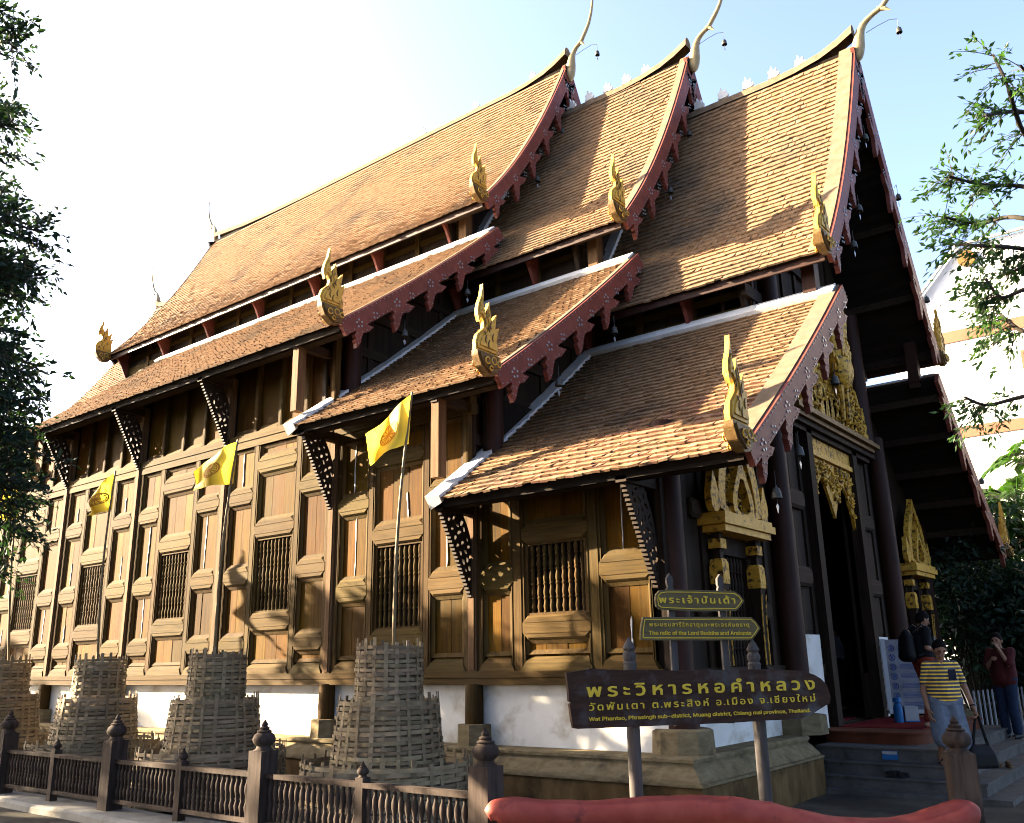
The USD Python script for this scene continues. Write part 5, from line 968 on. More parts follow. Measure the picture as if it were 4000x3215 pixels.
part(NB, 'vent', MB().tube([(19.9, -.12, 13.55), (19.99, -.12, 13.55)], .26, 16), M_golddark)
for y in (-1.6, -4.4, -7.0):
    for z in (5.9, 8.9): f = part(NB, 'window', MB().box((19.96, y - .5, z), (19.995, y - .42, z + 1.4)).box((19.96, y + .42, z), (19.995, y + .5, z + 1.4)).box((19.96, y - .419, z + 1.32), (19.995, y + .419, z + 1.4)).box((19.96, y - .419, z), (19.995, y + .419, z + .08)), M_peach); part(f, 'pane', MB().box((19.985, y - .419, z + .081), (19.9985, y + .419, z + 1.319)), M_dark)
# low shed with a clay roof glimpsed through the palms
SH = thing('garden_shed', 'low shed with an orange clay roof behind the palms at the right edge', 'shed')
part(SH, 'wall', MB().box((17.2, -3.4, -.05), (19.0, .6, 2.3)), M_stone)
sr = part(SH, 'roof', MB().hexa([(16.8, -3.7, 2.25), (19.4, -3.7, 3.4), (19.4, .9, 3.4), (16.8, .9, 2.25), (16.8, -3.7, 2.33), (19.4, -3.7, 3.48), (19.4, .9, 3.48), (16.8, .9, 2.33)]), M_tile)
for k in range(13): part(sr, 'tile_row', MB().hexa([(16.82 + k * .195, -3.68, 2.345 + k * .0863), (17.03 + k * .195, -3.68, 2.425 + k * .0863), (17.03 + k * .195, .88, 2.425 + k * .0863), (16.82 + k * .195, .88, 2.345 + k * .0863), (16.82 + k * .195, -3.68, 2.39 + k * .0863), (17.03 + k * .195, -3.68, 2.445 + k * .0863), (17.03 + k * .195, .88, 2.445 + k * .0863), (16.82 + k * .195, .88, 2.39 + k * .0863)]), M_tile)
# white picket railing beyond the stairs
PR = thing('picket_railing', 'white picket railing with a dark rail beyond the stairs', 'railing')
for k in range(16):
    x = 9.75 + k * .22; y = -.62 - k * .035
    part(PR, 'picket', MB().hexa([(x - .022, y - .012, 0), (x + .022, y - .012, 0), (x + .022, y + .012, 0), (x - .022, y + .012, 0), (x - .022, y - .012, 1.02), (x + .022, y - .012, 1.06), (x + .022, y + .012, 1.06), (x - .022, y + .012, 1.02)]), M_white)
for z in (.25, .80): part(PR, 'rail', MB().bar((9.7, -.58, z), (13.2, -1.13, z), .03, .05), M_dark)

# ================================================================ TREES AND PLANTS
M_bark = noise_mat('tree_bark', (.05, .04, .03), (.12, .10, .075), (8, 8, 2), rough=.9, bump=.5)
M_leafL = leaf_mat('leaves_dark_glossy', (.028, .062, .036), (.085, .15, .065), .25)
M_leafR = leaf_mat('leaves_green', (.05, .11, .045), (.17, .27, .10), .5)
M_leafP = leaf_mat('palm_green', (.045, .13, .012), (.13, .27, .03), .45)
def leaves(pts, dirs, size, rg, droop=.5, wide=.42):
    """one folded four-triangle leaf per point, hanging along dirs"""
    n = len(pts); d = dirs + rg.normal(0, .45, (n, 3)); d[:, 2] -= droop; d /= np.linalg.norm(d, axis=1, keepdims=True)
    q = np.cross(d, rg.normal(0, 1, (n, 3))); q /= np.linalg.norm(q, axis=1, keepdims=True); nn = np.cross(d, q)
    L = size * rg.uniform(.7, 1.25, (n, 1)); w = L * wide / 2
    V = np.stack([pts, pts + d * L * .45 + q * w + nn * w * .35, pts + d * L, pts + d * L * .45 - q * w + nn * w * .35, pts + d * L * .5], 1).reshape(-1, 3)
    F = np.array([[0, 1, 4], [1, 2, 4], [0, 4, 3], [4, 2, 3]])
    return V, (F[None] + 5 * np.arange(n)[:, None, None]).reshape(-1, 3)
def spray(path, rg, n_twigs, twig, per, size, spread=.5, droop=.5, wide=.42, lo=.25):
    """leafy twigs along a branch path; returns branch tubes and leaf points"""
    path = np.asarray(path, float); s = np.linspace(0, 1, len(path)); tubes, P, Dd = [], [], []
    for _ in range(n_twigs):
        u = rg.uniform(lo, 1) ** .8; b = np.array([np.interp(u, s, path[:, k]) for k in range(3)]); t = path[-1] - path[0]; t /= np.linalg.norm(t)
        d = t * .7 + rg.normal(0, spread, 3); d /= np.linalg.norm(d); L = twig * rg.uniform(.5, 1.2)
        tw = [b + d * L * a + np.array([0, 0, -.25 * L * a * a]) for a in np.linspace(0, 1, 5)]
        tubes.append(tw); k = int(per * rg.uniform(.6, 1.3)); a = rg.uniform(.1, 1, k)
        tw = np.array(tw); pp = np.stack([np.interp(a, np.linspace(0, 1, 5), tw[:, c]) for c in range(3)], 1)
        P.append(pp + rg.normal(0, .02, (k, 3))); Dd.append(np.repeat(d[None], k, 0) + rg.normal(0, .6, (k, 3)))
    return tubes, np.vstack(P), np.vstack(Dd)
def tree(name, label, trunk, limbs, n_twigs, twig, per, size, seed, mat, group=None, r0=.16, droop=.5, wide=.42, spread=.5, tw_r=.008, lo=.25):
    rg = np.random.default_rng(seed); Tt = thing(name, label, 'tree', group=group)
    tr = np.array(trunk, float); part(Tt, 'trunk', MB().tube(tr, np.linspace(r0, r0 * .45, len(tr)), 10), M_bark, smooth=True)
    br = MB(); V, F, n = [], [], 0; LV = MB()
    for li, path in enumerate(limbs):
        p = np.array(path, float); q = np.linspace(0, len(p) - 1, 4 * len(p)); p = np.stack([np.interp(q, np.arange(len(p)), p[:, k]) for k in range(3)], 1)
        for _ in range(3): p[1:-1] = (p[:-2] + 2 * p[1:-1] + p[2:]) / 4
        part(Tt, 'limb', MB().tube(p, np.linspace(r0 * .34, .010, len(p)), 6), M_bark, smooth=True)
        nt = n_twigs[li] if isinstance(n_twigs, (list, tuple)) else n_twigs
        tb, P, Dd = spray(p, rg, nt, twig, per, size, spread, droop, wide, lo)
        for t_ in tb: br.tube(t_, np.linspace(tw_r, tw_r * .4, 5), 3, cap=False)
        LV.add(*leaves(P, Dd, size, rg, droop, wide))
    part(Tt, 'twigs', br, M_bark, kind='stuff'); part(Tt, 'crown', LV, mat, kind='stuff')
    return Tt
RIGHT_LIMBS = [[(-1.2, -6.6, 5.0), (-1.25, -4.46, 5.07), (-1.13, -3.94, 5.78), (-2.07, -3.99, 5.81), (-1.52, -3.88, 6.44)], [(-1.2, -6.6, 5.0), (-1.36, -4.43, 4.82), (-1.47, -3.92, 5.26), (-1.16, -3.61, 5.49), (-1.63, -3.43, 5.44)], [(-1.2, -6.6, 5.0), (-1.08, -4.39, 4.75), (-1.75, -3.84, 4.92), (-1.11, -3.52, 5.18), (-1.39, -3.31, 5.21)], [(-1.2, -6.6, 5.0), (-1.23, -4.36, 4.51), (-0.95, -3.75, 4.96), (-1.45, -3.58, 4.84), (-1.39, -3.27, 4.98)], [(-1.2, -6.6, 5.0), (-1.34, -4.33, 4.23), (-1.19, -3.8, 4.53), (-1.37, -3.6, 4.38), (-1.4, -3.53, 4.59)], [(-1.2, -6.6, 5.0), (-0.67, -4.26, 4.16), (-1.2, -3.7, 4.12), (-1.06, -3.58, 4.33), (-0.63, -3.46, 4.57)], [(-1.2, -6.6, 5.0), (-0.36, -4.17, 3.82), (-0.65, -3.56, 3.78), (-0.86, -3.29, 3.68), (-1.16, -3.2, 3.72)], [(-1.2, -6.6, 5.0), (-1.72, -4.53, 5.25), (-1.23, -4.0, 6.02), (-1.66, -3.86, 5.83), (-2.02, -3.81, 5.64)], [(-1.2, -6.6, 5.0), (-0.97, -4.45, 4.66), (-0.93, -3.97, 4.94), (-1.05, -3.75, 4.73), (-0.78, -3.54, 4.82)], [(-1.2, -6.6, 5.0), (-1.72, -4.56, 4.95), (-1.5, -4.24, 5.61), (-1.75, -4.15, 5.91), (-2.18, -4.1, 5.85)]]
LEFT_LIMBS = [[(-7.7, 8.2, 3.7), (-5.88, 7.83, 5.27), (-4.96, 7.45, 5.63), (-4.08, 7.22, 5.33)], [(-7.31, 8.21, 3.33), (-5.62, 8.56, 5.02), (-4.62, 8.2, 5.25), (-3.93, 8.06, 4.79)], [(-7.65, 7.75, 5.59), (-6.23, 7.87, 7.63), (-5.31, 7.41, 8.08), (-4.75, 7.33, 7.88)], [(-7.98, 7.3, 6.87), (-6.55, 7.12, 8.32), (-5.67, 6.68, 8.69), (-4.94, 6.56, 8.49)], [(-7.4, 8.25, 2.99), (-6.04, 6.72, 4.24), (-5.19, 6.4, 4.5), (-4.37, 6.17, 4.18)], [(-7.83, 7.54, 6.23), (-6.39, 7.74, 8.39), (-5.5, 7.21, 8.92), (-4.76, 7.04, 8.81)], [(-7.74, 8.27, 3.18), (-5.6, 8.6, 4.96), (-4.59, 8.25, 5.18), (-3.91, 8.08, 4.84)], [(-8.06, 7.7, 5.84), (-6.51, 6.24, 6.35), (-5.69, 5.88, 6.66), (-4.81, 5.64, 6.51)], [(-7.88, 7.59, 6.11), (-6.6, 6.46, 7.38), (-5.79, 6.03, 7.78), (-5.09, 5.95, 7.52)], [(-7.64, 8.06, 4.42), (-6.02, 7.15, 4.95), (-5.19, 6.76, 5.45), (-4.4, 6.53, 5.24)], [(-7.7, 7.79, 5.48), (-6.53, 6.35, 6.72), (-5.7, 5.99, 7.0), (-4.99, 5.83, 6.83)], [(-7.66, 8.01, 4.64), (-6.19, 7.19, 6.07), (-5.34, 6.78, 6.53), (-4.57, 6.59, 6.33)], [(-8.02, 7.95, 5.02), (-6.41, 6.24, 5.73), (-5.6, 5.9, 6.03), (-4.98, 5.76, 5.83)], [(-7.39, 8.09, 4.1), (-5.81, 8.27, 5.7), (-4.87, 7.86, 6.12), (-3.89, 7.63, 5.71)], [(-7.63, 8.11, 4.16), (-6.22, 6.4, 4.77), (-5.37, 6.1, 4.96), (-4.71, 5.93, 4.67)], [(-7.53, 8.16, 3.83), (-5.57, 8.49, 4.54), (-4.63, 8.09, 5.04), (-3.93, 7.91, 4.71)], [(-7.81, 7.69, 5.82), (-6.55, 6.08, 6.33), (-5.76, 5.71, 6.68), (-4.86, 5.43, 6.59)], [(-7.3, 8.24, 3.05), (-5.39, 9.1, 4.54), (-4.37, 8.71, 4.89), (-3.61, 8.5, 4.56)], [(-7.4, 7.92, 4.89), (-6.4, 6.42, 6.03), (-5.58, 6.06, 6.35), (-4.76, 5.87, 6.11)], [(-8.16, 7.95, 5.05), (-6.18, 7.29, 6.22), (-5.35, 6.84, 6.77), (-4.5, 6.61, 6.61)], [(-7.31, 8.07, 4.17), (-6.06, 6.83, 4.57), (-5.19, 6.52, 4.8), (-4.5, 6.37, 4.36)], [(-7.68, 7.77, 5.53), (-6.3, 7.32, 7.05), (-5.41, 6.9, 7.43), (-4.37, 6.64, 7.2)], [(-8.24, 7.33, 6.85), (-6.72, 6.26, 7.74), (-5.9, 5.86, 8.08), (-5.28, 5.77, 7.89)], [(-7.51, 7.92, 4.93), (-6.14, 7.54, 6.42), (-5.25, 7.12, 6.86), (-4.42, 6.9, 6.68)], [(-7.13, 8.16, 3.48), (-6.09, 6.51, 4.18), (-5.29, 6.18, 4.55), (-4.69, 6.04, 4.23)], [(-7.48, 8.1, 4.14), (-6.21, 6.63, 5.18), (-5.35, 6.31, 5.4), (-4.78, 6.24, 4.99)], [(-8.2, 7.37, 6.75), (-7.16, 5.07, 8.35), (-6.54, 4.48, 8.95), (-6.05, 4.4, 8.87)], [(-8.06, 7.59, 6.18), (-7.0, 5.34, 7.84), (-6.36, 4.78, 8.45), (-5.91, 4.74, 8.32)], [(-8.23, 7.32, 6.86), (-7.17, 5.11, 8.51), (-6.55, 4.51, 9.11), (-6.14, 4.48, 9.0)], [(-8.11, 7.52, 6.36), (-6.72, 6.96, 9.1), (-5.98, 6.29, 9.81), (-5.41, 6.21, 9.69)], [(-8.01, 7.67, 5.93), (-6.7, 6.6, 8.29), (-5.97, 5.99, 8.98), (-5.32, 5.85, 8.88)], [(-8.03, 7.63, 6.04), (-7.01, 5.17, 7.58), (-6.38, 4.63, 8.18), (-5.77, 4.49, 8.11)], [(-8.21, 7.35, 6.79), (-7.19, 4.95, 8.31), (-6.58, 4.37, 8.9), (-6.13, 4.31, 8.81)], [(-7.66, 8.07, 4.37), (-7.67, 6.48, 5.23), (-7.77, 6.42, 5.44)], [(-7.66, 8.07, 4.37), (-8.1, 7.85, 7.69), (-8.33, 7.79, 7.85)], [(-7.66, 8.07, 4.37), (-7.37, 5.5, 4.75), (-7.21, 5.38, 5.02)], [(-7.66, 8.07, 4.37), (-7.48, 5.61, 6.1), (-7.26, 5.44, 6.4)], [(-7.66, 8.07, 4.37), (-8.25, 5.4, 5.94), (-8.48, 5.36, 6.06)], [(-7.66, 8.07, 4.37), (-7.92, 6.44, 7.67), (-7.9, 6.31, 7.91)], [(-7.66, 8.07, 4.37), (-7.42, 5.75, 3.47), (-7.47, 5.72, 3.68)], [(-7.66, 8.07, 4.37), (-7.71, 6.06, 3.79), (-7.93, 6.04, 3.97)], [(-7.66, 8.07, 4.37), (-6.59, 7.09, 3.29), (-6.25, 6.97, 3.59)], [(-7.66, 8.07, 4.37), (-8.1, 5.75, 7.79), (-8.11, 5.62, 8.01)], [(-7.66, 8.07, 4.37), (-7.29, 5.99, 3.58), (-7.26, 5.94, 3.81)], [(-7.66, 8.07, 4.37), (-6.97, 6.13, 3.35), (-6.78, 6.05, 3.61)], [(-7.66, 8.07, 4.37), (-8.13, 4.72, 7.34), (-8.09, 4.58, 7.56)], [(-7.66, 8.07, 4.37), (-7.38, 5.46, 4.85), (-7.21, 5.34, 5.12)], [(-7.66, 8.07, 4.37), (-6.25, 9.44, 4.8), (-5.82, 9.26, 5.2)], [(-7.66, 8.07, 4.37), (-7.16, 6.05, 4.83), (-6.91, 5.92, 5.13)], [(-7.66, 8.07, 4.37), (-8.47, 7.96, 9.62), (-8.73, 7.89, 9.73)], [(-7.66, 8.07, 4.37), (-6.73, 6.72, 5.28), (-6.23, 6.48, 5.67)], [(-7.66, 8.07, 4.37), (-7.75, 6.31, 4.23), (-7.97, 6.29, 4.41)], [(-7.66, 8.07, 4.37), (-7.63, 6.92, 7.61), (-7.51, 6.75, 7.92)], [(-7.66, 8.07, 4.37), (-7.46, 7.57, 6.32), (-7.43, 7.46, 6.59)], [(-7.66, 8.07, 4.37), (-6.58, 9.36, 3.53), (-6.5, 9.31, 3.83)]]
LEFT_LIMBS += [[(-7.61, 7.89, 5.1), (-6.16, 7.51, 6.49), (-5.29, 7.06, 6.99), (-4.65, 6.94, 6.76)], [(-7.94, 7.78, 5.57), (-6.3, 7.0, 6.47), (-5.39, 6.68, 6.65), (-4.84, 6.59, 6.42)], [(-7.7, 7.86, 5.25), (-6.29, 6.79, 5.98), (-5.45, 6.4, 6.37), (-4.76, 6.2, 6.29)], [(-7.41, 8.0, 4.56), (-5.83, 8.67, 6.56), (-4.86, 8.22, 7.01), (-3.98, 7.97, 6.85)], [(-7.68, 7.97, 4.82), (-6.19, 7.02, 5.77), (-5.34, 6.63, 6.18), (-4.81, 6.49, 6.07)], [(-8.06, 7.96, 4.98), (-5.83, 8.62, 6.47), (-4.83, 8.22, 6.79), (-4.19, 8.09, 6.56)], [(-7.55, 7.96, 4.78), (-5.81, 8.59, 6.26), (-4.79, 8.22, 6.49), (-4.17, 8.08, 6.26)], [(-7.45, 8.06, 4.32), (-6.24, 6.56, 5.24), (-5.43, 6.2, 5.62), (-4.88, 6.05, 5.51)], [(-7.82, 8.16, 4.0), (-6.34, 6.12, 5.04), (-5.54, 5.8, 5.32), (-5.04, 5.69, 5.12)], [(-7.57, 7.98, 4.74), (-6.11, 7.02, 5.26), (-5.23, 6.69, 5.5), (-4.57, 6.48, 5.42)], [(-7.38, 8.1, 4.08), (-5.89, 7.83, 5.35), (-4.96, 7.47, 5.68), (-4.15, 7.25, 5.44)], [(-7.56, 8.11, 4.14), (-5.86, 7.76, 5.08), (-4.95, 7.39, 5.42), (-4.27, 7.2, 5.24)], [(-7.51, 8.06, 4.34), (-5.69, 8.34, 5.03), (-4.74, 7.95, 5.43), (-3.91, 7.73, 5.14)], [(-7.62, 8.11, 4.14), (-5.6, 8.63, 5.02), (-4.63, 8.24, 5.4), (-3.71, 7.97, 5.12)], [(-7.6, 8.11, 4.14), (-5.67, 8.4, 5.02), (-4.67, 8.06, 5.19), (-3.94, 7.83, 5.04)], [(-7.62, 8.21, 3.58), (-5.79, 7.75, 4.56), (-4.86, 7.41, 4.81), (-4.07, 7.16, 4.6)], [(-7.28, 8.19, 3.4), (-5.37, 9.15, 4.54), (-4.38, 8.75, 5.0), (-3.47, 8.44, 4.86)], [(-7.14, 8.21, 3.11), (-5.72, 7.72, 4.1), (-4.82, 7.37, 4.45), (-4.06, 7.12, 4.26)], [(-7.28, 8.18, 3.5), (-5.94, 6.99, 4.11), (-5.04, 6.7, 4.21), (-4.29, 6.45, 4.05)], [(-7.59, 8.29, 2.89), (-6.06, 6.44, 3.86), (-5.2, 6.17, 3.92), (-4.53, 5.94, 3.75)], [(-7.48, 8.27, 2.97), (-5.92, 6.8, 3.6), (-5.09, 6.48, 3.93), (-4.34, 6.23, 3.74)], [(-7.37, 8.23, 3.2), (-5.75, 7.44, 3.74), (-4.84, 7.13, 3.92), (-4.11, 6.89, 3.66)], [(-7.07, 8.22, 2.84), (-5.73, 7.44, 3.58), (-4.81, 7.13, 3.74), (-3.95, 6.83, 3.47)], [(-7.48, 8.29, 2.69), (-5.28, 8.96, 3.54), (-4.27, 8.6, 3.81), (-3.3, 8.27, 3.48)]]
LOW_LIMBS = [[(-5.09, 12.91, 3.38), (-3.54, 12.14, 5.36), (-2.45, 11.82, 5.05)], [(-5.09, 12.91, 3.38), (-3.52, 11.74, 4.22), (-2.53, 11.43, 3.87)], [(-5.09, 12.91, 3.38), (-3.21, 12.4, 3.7), (-2.01, 11.99, 3.32)], [(-5.09, 12.91, 3.38), (-3.9, 11.01, 5.1), (-3.04, 10.76, 4.79)], [(-5.09, 12.91, 3.38), (-4.1, 10.34, 4.83), (-2.89, 9.95, 4.56)], [(-5.09, 12.91, 3.38), (-3.34, 12.48, 4.83), (-2.4, 12.2, 4.47)], [(-5.09, 12.91, 3.38), (-4.05, 10.57, 5.04), (-3.2, 10.33, 4.74)], [(-5.09, 12.91, 3.38), (-3.2, 13.0, 5.12), (-1.97, 12.61, 4.77)], [(-5.09, 12.91, 3.38), (-3.18, 13.06, 5.14), (-2.09, 12.73, 4.78)], [(-5.09, 12.91, 3.38), (-3.03, 13.1, 4.18), (-2.03, 12.79, 3.79)], [(-5.09, 12.91, 3.38), (-3.2, 12.53, 3.94), (-2.21, 12.21, 3.56)], [(-5.09, 12.91, 3.38), (-3.56, 11.96, 5.06), (-2.55, 11.66, 4.73)], [(-5.09, 12.91, 3.38), (-4.7, 12.88, 4.3), (-4.22, 12.71, 4.59)], [(-5.09, 12.91, 3.38), (-4.82, 11.66, 5.12), (-4.03, 11.36, 5.46)], [(-5.09, 12.91, 3.38), (-4.68, 12.04, 2.99), (-4.17, 11.88, 3.24)], [(-5.09, 12.91, 3.38), (-5.06, 12.1, 5.27), (-4.59, 11.91, 5.58)], [(-5.09, 12.91, 3.38), (-5.1, 10.96, 3.73), (-4.65, 10.81, 3.98)], [(-5.09, 12.91, 3.38), (-4.73, 14.18, 3.39), (-4.72, 14.15, 3.64)], [(-5.09, 12.91, 3.38), (-3.91, 13.29, 3.45), (-2.84, 12.92, 3.76)], [(-5.09, 12.91, 3.38), (-5.06, 12.35, 5.36), (-4.63, 12.17, 5.67)]]
tree('branching_tree', 'tree with drooping green leaves reaching in from the right edge before the white building', [(-1.0, -8.2, -.1), (-1.05, -7.9, 1.5), (-1.2, -7.3, 3.2), (-1.2, -6.6, 5.0), (-1.3, -6.3, 6.2)], RIGHT_LIMBS, [14, 32, 28, 22, 20, 24, 18, 14, 24, 14], .34, 15, .066, 21, M_leafR, r0=.085, wide=.40, spread=.45, droop=.55, tw_r=.005, lo=.45)
tree('leafy_tree', 'dark glossy tree whose leafy branches hang down along the left edge', [(-8.4, 9.4, -.1), (-8.2, 9.1, 2.0), (-7.8, 8.6, 4.2), (-7.4, 8.2, 6.5), (-7.2, 8.0, 8.5)], LEFT_LIMBS, [34] * 33 + [18] * 22 + [30] * 24, .50, 17, .092, 33, M_leafL, r0=.24, wide=.45, spread=.6, droop=.45, tw_r=.008, lo=.3)
tree('low_leafy_tree', 'lower dark leafy tree behind, at the left edge beside the wall', [(-5.2, 13.4, -.1), (-5.15, 13.2, 1.6), (-5.09, 12.91, 3.4)], LOW_LIMBS, 22, .6, 15, .10, 41, M_leafL, r0=.14, wide=.45, spread=.6, droop=.4, lo=.3)
# courtyard trees outside the picture: their shade falls on the fence, the baskets and the lower wall
def round_tree(name, label, loc, R, zc, h, nlimb, seed, size, group=None, per=30, tw=26):
    rg = np.random.default_rng(seed); L = []
    for k in range(nlimb):
        d = rg.normal(0, 1, 3); d /= np.linalg.norm(d); d[2] *= .9; r = rg.uniform(.55, 1.0)
        e = np.array([loc[0] + d[0] * R * r, loc[1] + d[1] * R * r, zc + d[2] * h * r]); s = np.array([loc[0], loc[1], zc - h * .55])
        L.append([tuple(s), tuple(s * .5 + e * .5 + [0, 0, .4]), tuple(e)])
    return tree(name, label, [(loc[0] + .1, loc[1], -.1), (loc[0], loc[1], zc * .5), (loc[0], loc[1], zc - h * .4), (loc[0], loc[1], zc + h * .4)], L, tw, 1.1, per, size, seed, M_leafL, group=group, r0=.26, wide=.6, spread=.7, droop=.3, tw_r=.01)
round_tree('courtyard_tree', 'spreading courtyard tree outside the left edge that dapples the wall', (-6.6, 18.6), 2.2, 6.9, 1.7, 18, 51, .20)
c0 = round_tree('shade_tree', 'courtyard tree out of view behind the terrace', (-17.0, -10.0), 4.2, 6.5, 4.6, 26, 61, .42, 'courtyard trees out of view', per=14, tw=18)
for k, (x, y, r) in enumerate(((-20, 1, 1.0), (-11, -16, 2.2), (-2, -17, 4.0), (-17, 8, 5.2), (10, -16, 5.0), (-15, 16, .9), (-14.5, 24, 2.6), (-11.5, 27.5, 4.4), (-6.5, 36, 5.6), (-1, 40, 1.8), (-22, 21, 3.3), (-17.5, 1.5, 4.8))):
    copy_of(c0, 'shade_tree', None, (x + 17 * math.cos(r) - 10 * math.sin(r), y + 17 * math.sin(r) + 10 * math.cos(r), 0), r)
# palms and bushes beside the far corner
def palm(label, x, y, h, seed, L=2.1, n=15):
    rg = np.random.default_rng(seed); Pm = thing('palm_tree', label, 'palm')
    part(Pm, 'trunk', MB().tube([(x, y, -.1), (x + .05, y, h * .5), (x, y + .04, h)], [.10, .08, .07], 9), M_bark, smooth=True)
    for k in range(n):
        a = 2.4 * k + rg.uniform(-.3, .3); up = rg.uniform(.15, 1.2); m = MB(); q = []
        for s in np.linspace(0, 1, 12): q.append((x + math.cos(a) * L * s * math.cos(up) * (1 - .1 * s), y + math.sin(a) * L * s * math.cos(up) * (1 - .1 * s), h + L * s * math.sin(up) - L * .62 * s * s))
        q = np.array(q); m.tube(q, np.linspace(.022, .006, 12), 4)
        for s in np.linspace(.15, 1, 34):
            b = np.array([np.interp(s, np.linspace(0, 1, 12), q[:, c]) for c in range(3)]); t = q[min(int(s * 11) + 1, 11)] - q[max(int(s * 11) - 1, 0)]; t /= np.linalg.norm(t)
            side = np.cross(t, [0, 0, 1.0]); side /= np.linalg.norm(side) + 1e-9
            for sg in (-1, 1):
                d = side * sg * .8 + t * .65 + np.array([0, 0, -.15 + rg.normal(0, .12)]); d /= np.linalg.norm(d); l = .48 * (1 - .55 * abs(s - .45)) * rg.uniform(.85, 1.1); w = np.cross(d, [0, 0, 1.0]); w = w / np.linalg.norm(w) * .034
                m.add([b - w, b + w, b + d * l * .6 + w * 1.1 - [0, 0, .03], b + d * l - [0, 0, .10 * l / .4], b + d * l * .6 - w * 1.1 - [0, 0, .03]], [[0, 1, 2], [0, 2, 4], [4, 2, 3]])
        part(Pm, 'frond', m, M_leafP)
palm('tall palm at the right edge before the white building', 17.4, -.75, 5.4, 1, 2.6, 24)
palm('palm just beyond the lower right corner of the temple roof', 17.0, .25, 4.7, 2, 2.2, 22)
palm('lower shaded palm right of the stairs, before the shed', 14.6, -1.25, 3.2, 3, 1.8, 18)
palm('slim palm behind the other palms, nearest the edge of the photo', 18.8, -1.5, 6.4, 4, 2.5, 22)
palm('short palm tucked between the taller palms and the dark bushes', 16.2, -.55, 4.2, 5, 2.0, 20)
def bush(label, x, y, r, h, seed):
    rg = np.random.default_rng(seed); B = thing('bush', label, 'bush'); st = MB(); LV = MB()
    for k in range(60):
        a = rg.uniform(0, 6.28); e = np.array([x + math.cos(a) * r * rg.uniform(.2, 1), y + math.sin(a) * r * rg.uniform(.2, 1), h * rg.uniform(.35, 1)])
        st.tube([(x + .1 * math.cos(a), y + .1 * math.sin(a), -.05), ((x + e[0]) / 2, (y + e[1]) / 2, e[2] * .6), tuple(e)], [.02, .014, .006], 4); pp = e + rg.normal(0, .24, (70, 3)); pp[:, 2] = np.abs(pp[:, 2]); LV.add(*leaves(pp, rg.normal(0, 1, (70, 3)), .19, rg, .2, .5))
    part(B, 'stems', st, M_bark); part(B, 'foliage', LV, M_leafL, kind='stuff')
bush('dark bush behind the picket railing, nearest the temple wall', 13.6, .1, 1.1, 3.9, 1); bush('dark bush behind the man in maroon at the right edge', 14.2, -.9, 1.2, 3.5, 2); bush('dark bush right of the stairs beyond the railing, cut by the edge', 13.2, -2.0, 1.1, 3.0, 3); bush('taller dark shrub beside the far front corner of the temple', 15.6, .3, 1.4, 5.2, 4)
# ================================================================ PEOPLE
M_skin = noise_mat('warm_skin', (.30, .155, .095), (.38, .205, .13), (20, 20, 20), rough=.55, local=True, k=.5); M_hair = noise_mat('black_hair', (.010, .008, .008), (.022, .018, .017), (60, 60, 60), rough=.8, spec=.1, local=True)
M_eye = noise_mat('dark_eyes', (.01, .008, .006), (.02, .015, .01), rough=.2)
def bones(B, seg=14):
    out = []
    for a, ra, b, rb in B:
        sa = m3.Manifold.sphere(ra, seg).translate(tuple(map(float, a))); sb = m3.Manifold.sphere(rb, seg).translate(tuple(map(float, b))); out.append(m3.Manifold.batch_hull([sa, sb]))
    return m3.Manifold.batch_boolean(out, m3.OpType.Add)
def soft(man, edge=.022, it=8):
    m = tm(man.refine_to_length(edge)); m.merge_vertices(); trimesh.smoothing.filter_taubin(m, lamb=.5, nu=.53, iterations=it); return m
def ellipsoid(c, r, seg=20): return m3.Manifold.sphere(1.0, seg).scale(tuple(r)).translate(tuple(map(float, c)))
def unit(v): v = np.asarray(v, float); return v / np.linalg.norm(v)
def hand_bones(w, d, n, side, curl):
    """palm and five fingers from the wrist w along d; n is the palm's normal, side the thumb's side"""
    d, n = unit(d), unit(n); s = np.cross(n, d) * side; B = []; k0 = w + d * .095
    for o, L in ((-.030, .072), (-.010, .082), (.010, .078), (.029, .062)):
        B.append((w + s * o * -.4, .016, k0 - s * o, .0125)); p = k0 - s * o; a = 0.0; q = d
        for f in (.46, .30, .24):
            a += curl; q = unit(d * math.cos(a) + n * math.sin(a)); B.append((p, .0095, p + q * L * f, .0085)); p = p + q * L * f
    t0 = w + s * .022 + d * .025; t1 = t0 + unit(s * .8 + d * .7 + n * .3) * .045; B += [(w, .018, t0, .014), (t0, .013, t1, .0115), (t1, .0105, t1 + unit(d + n * .5) * .034, .009)]
    return B
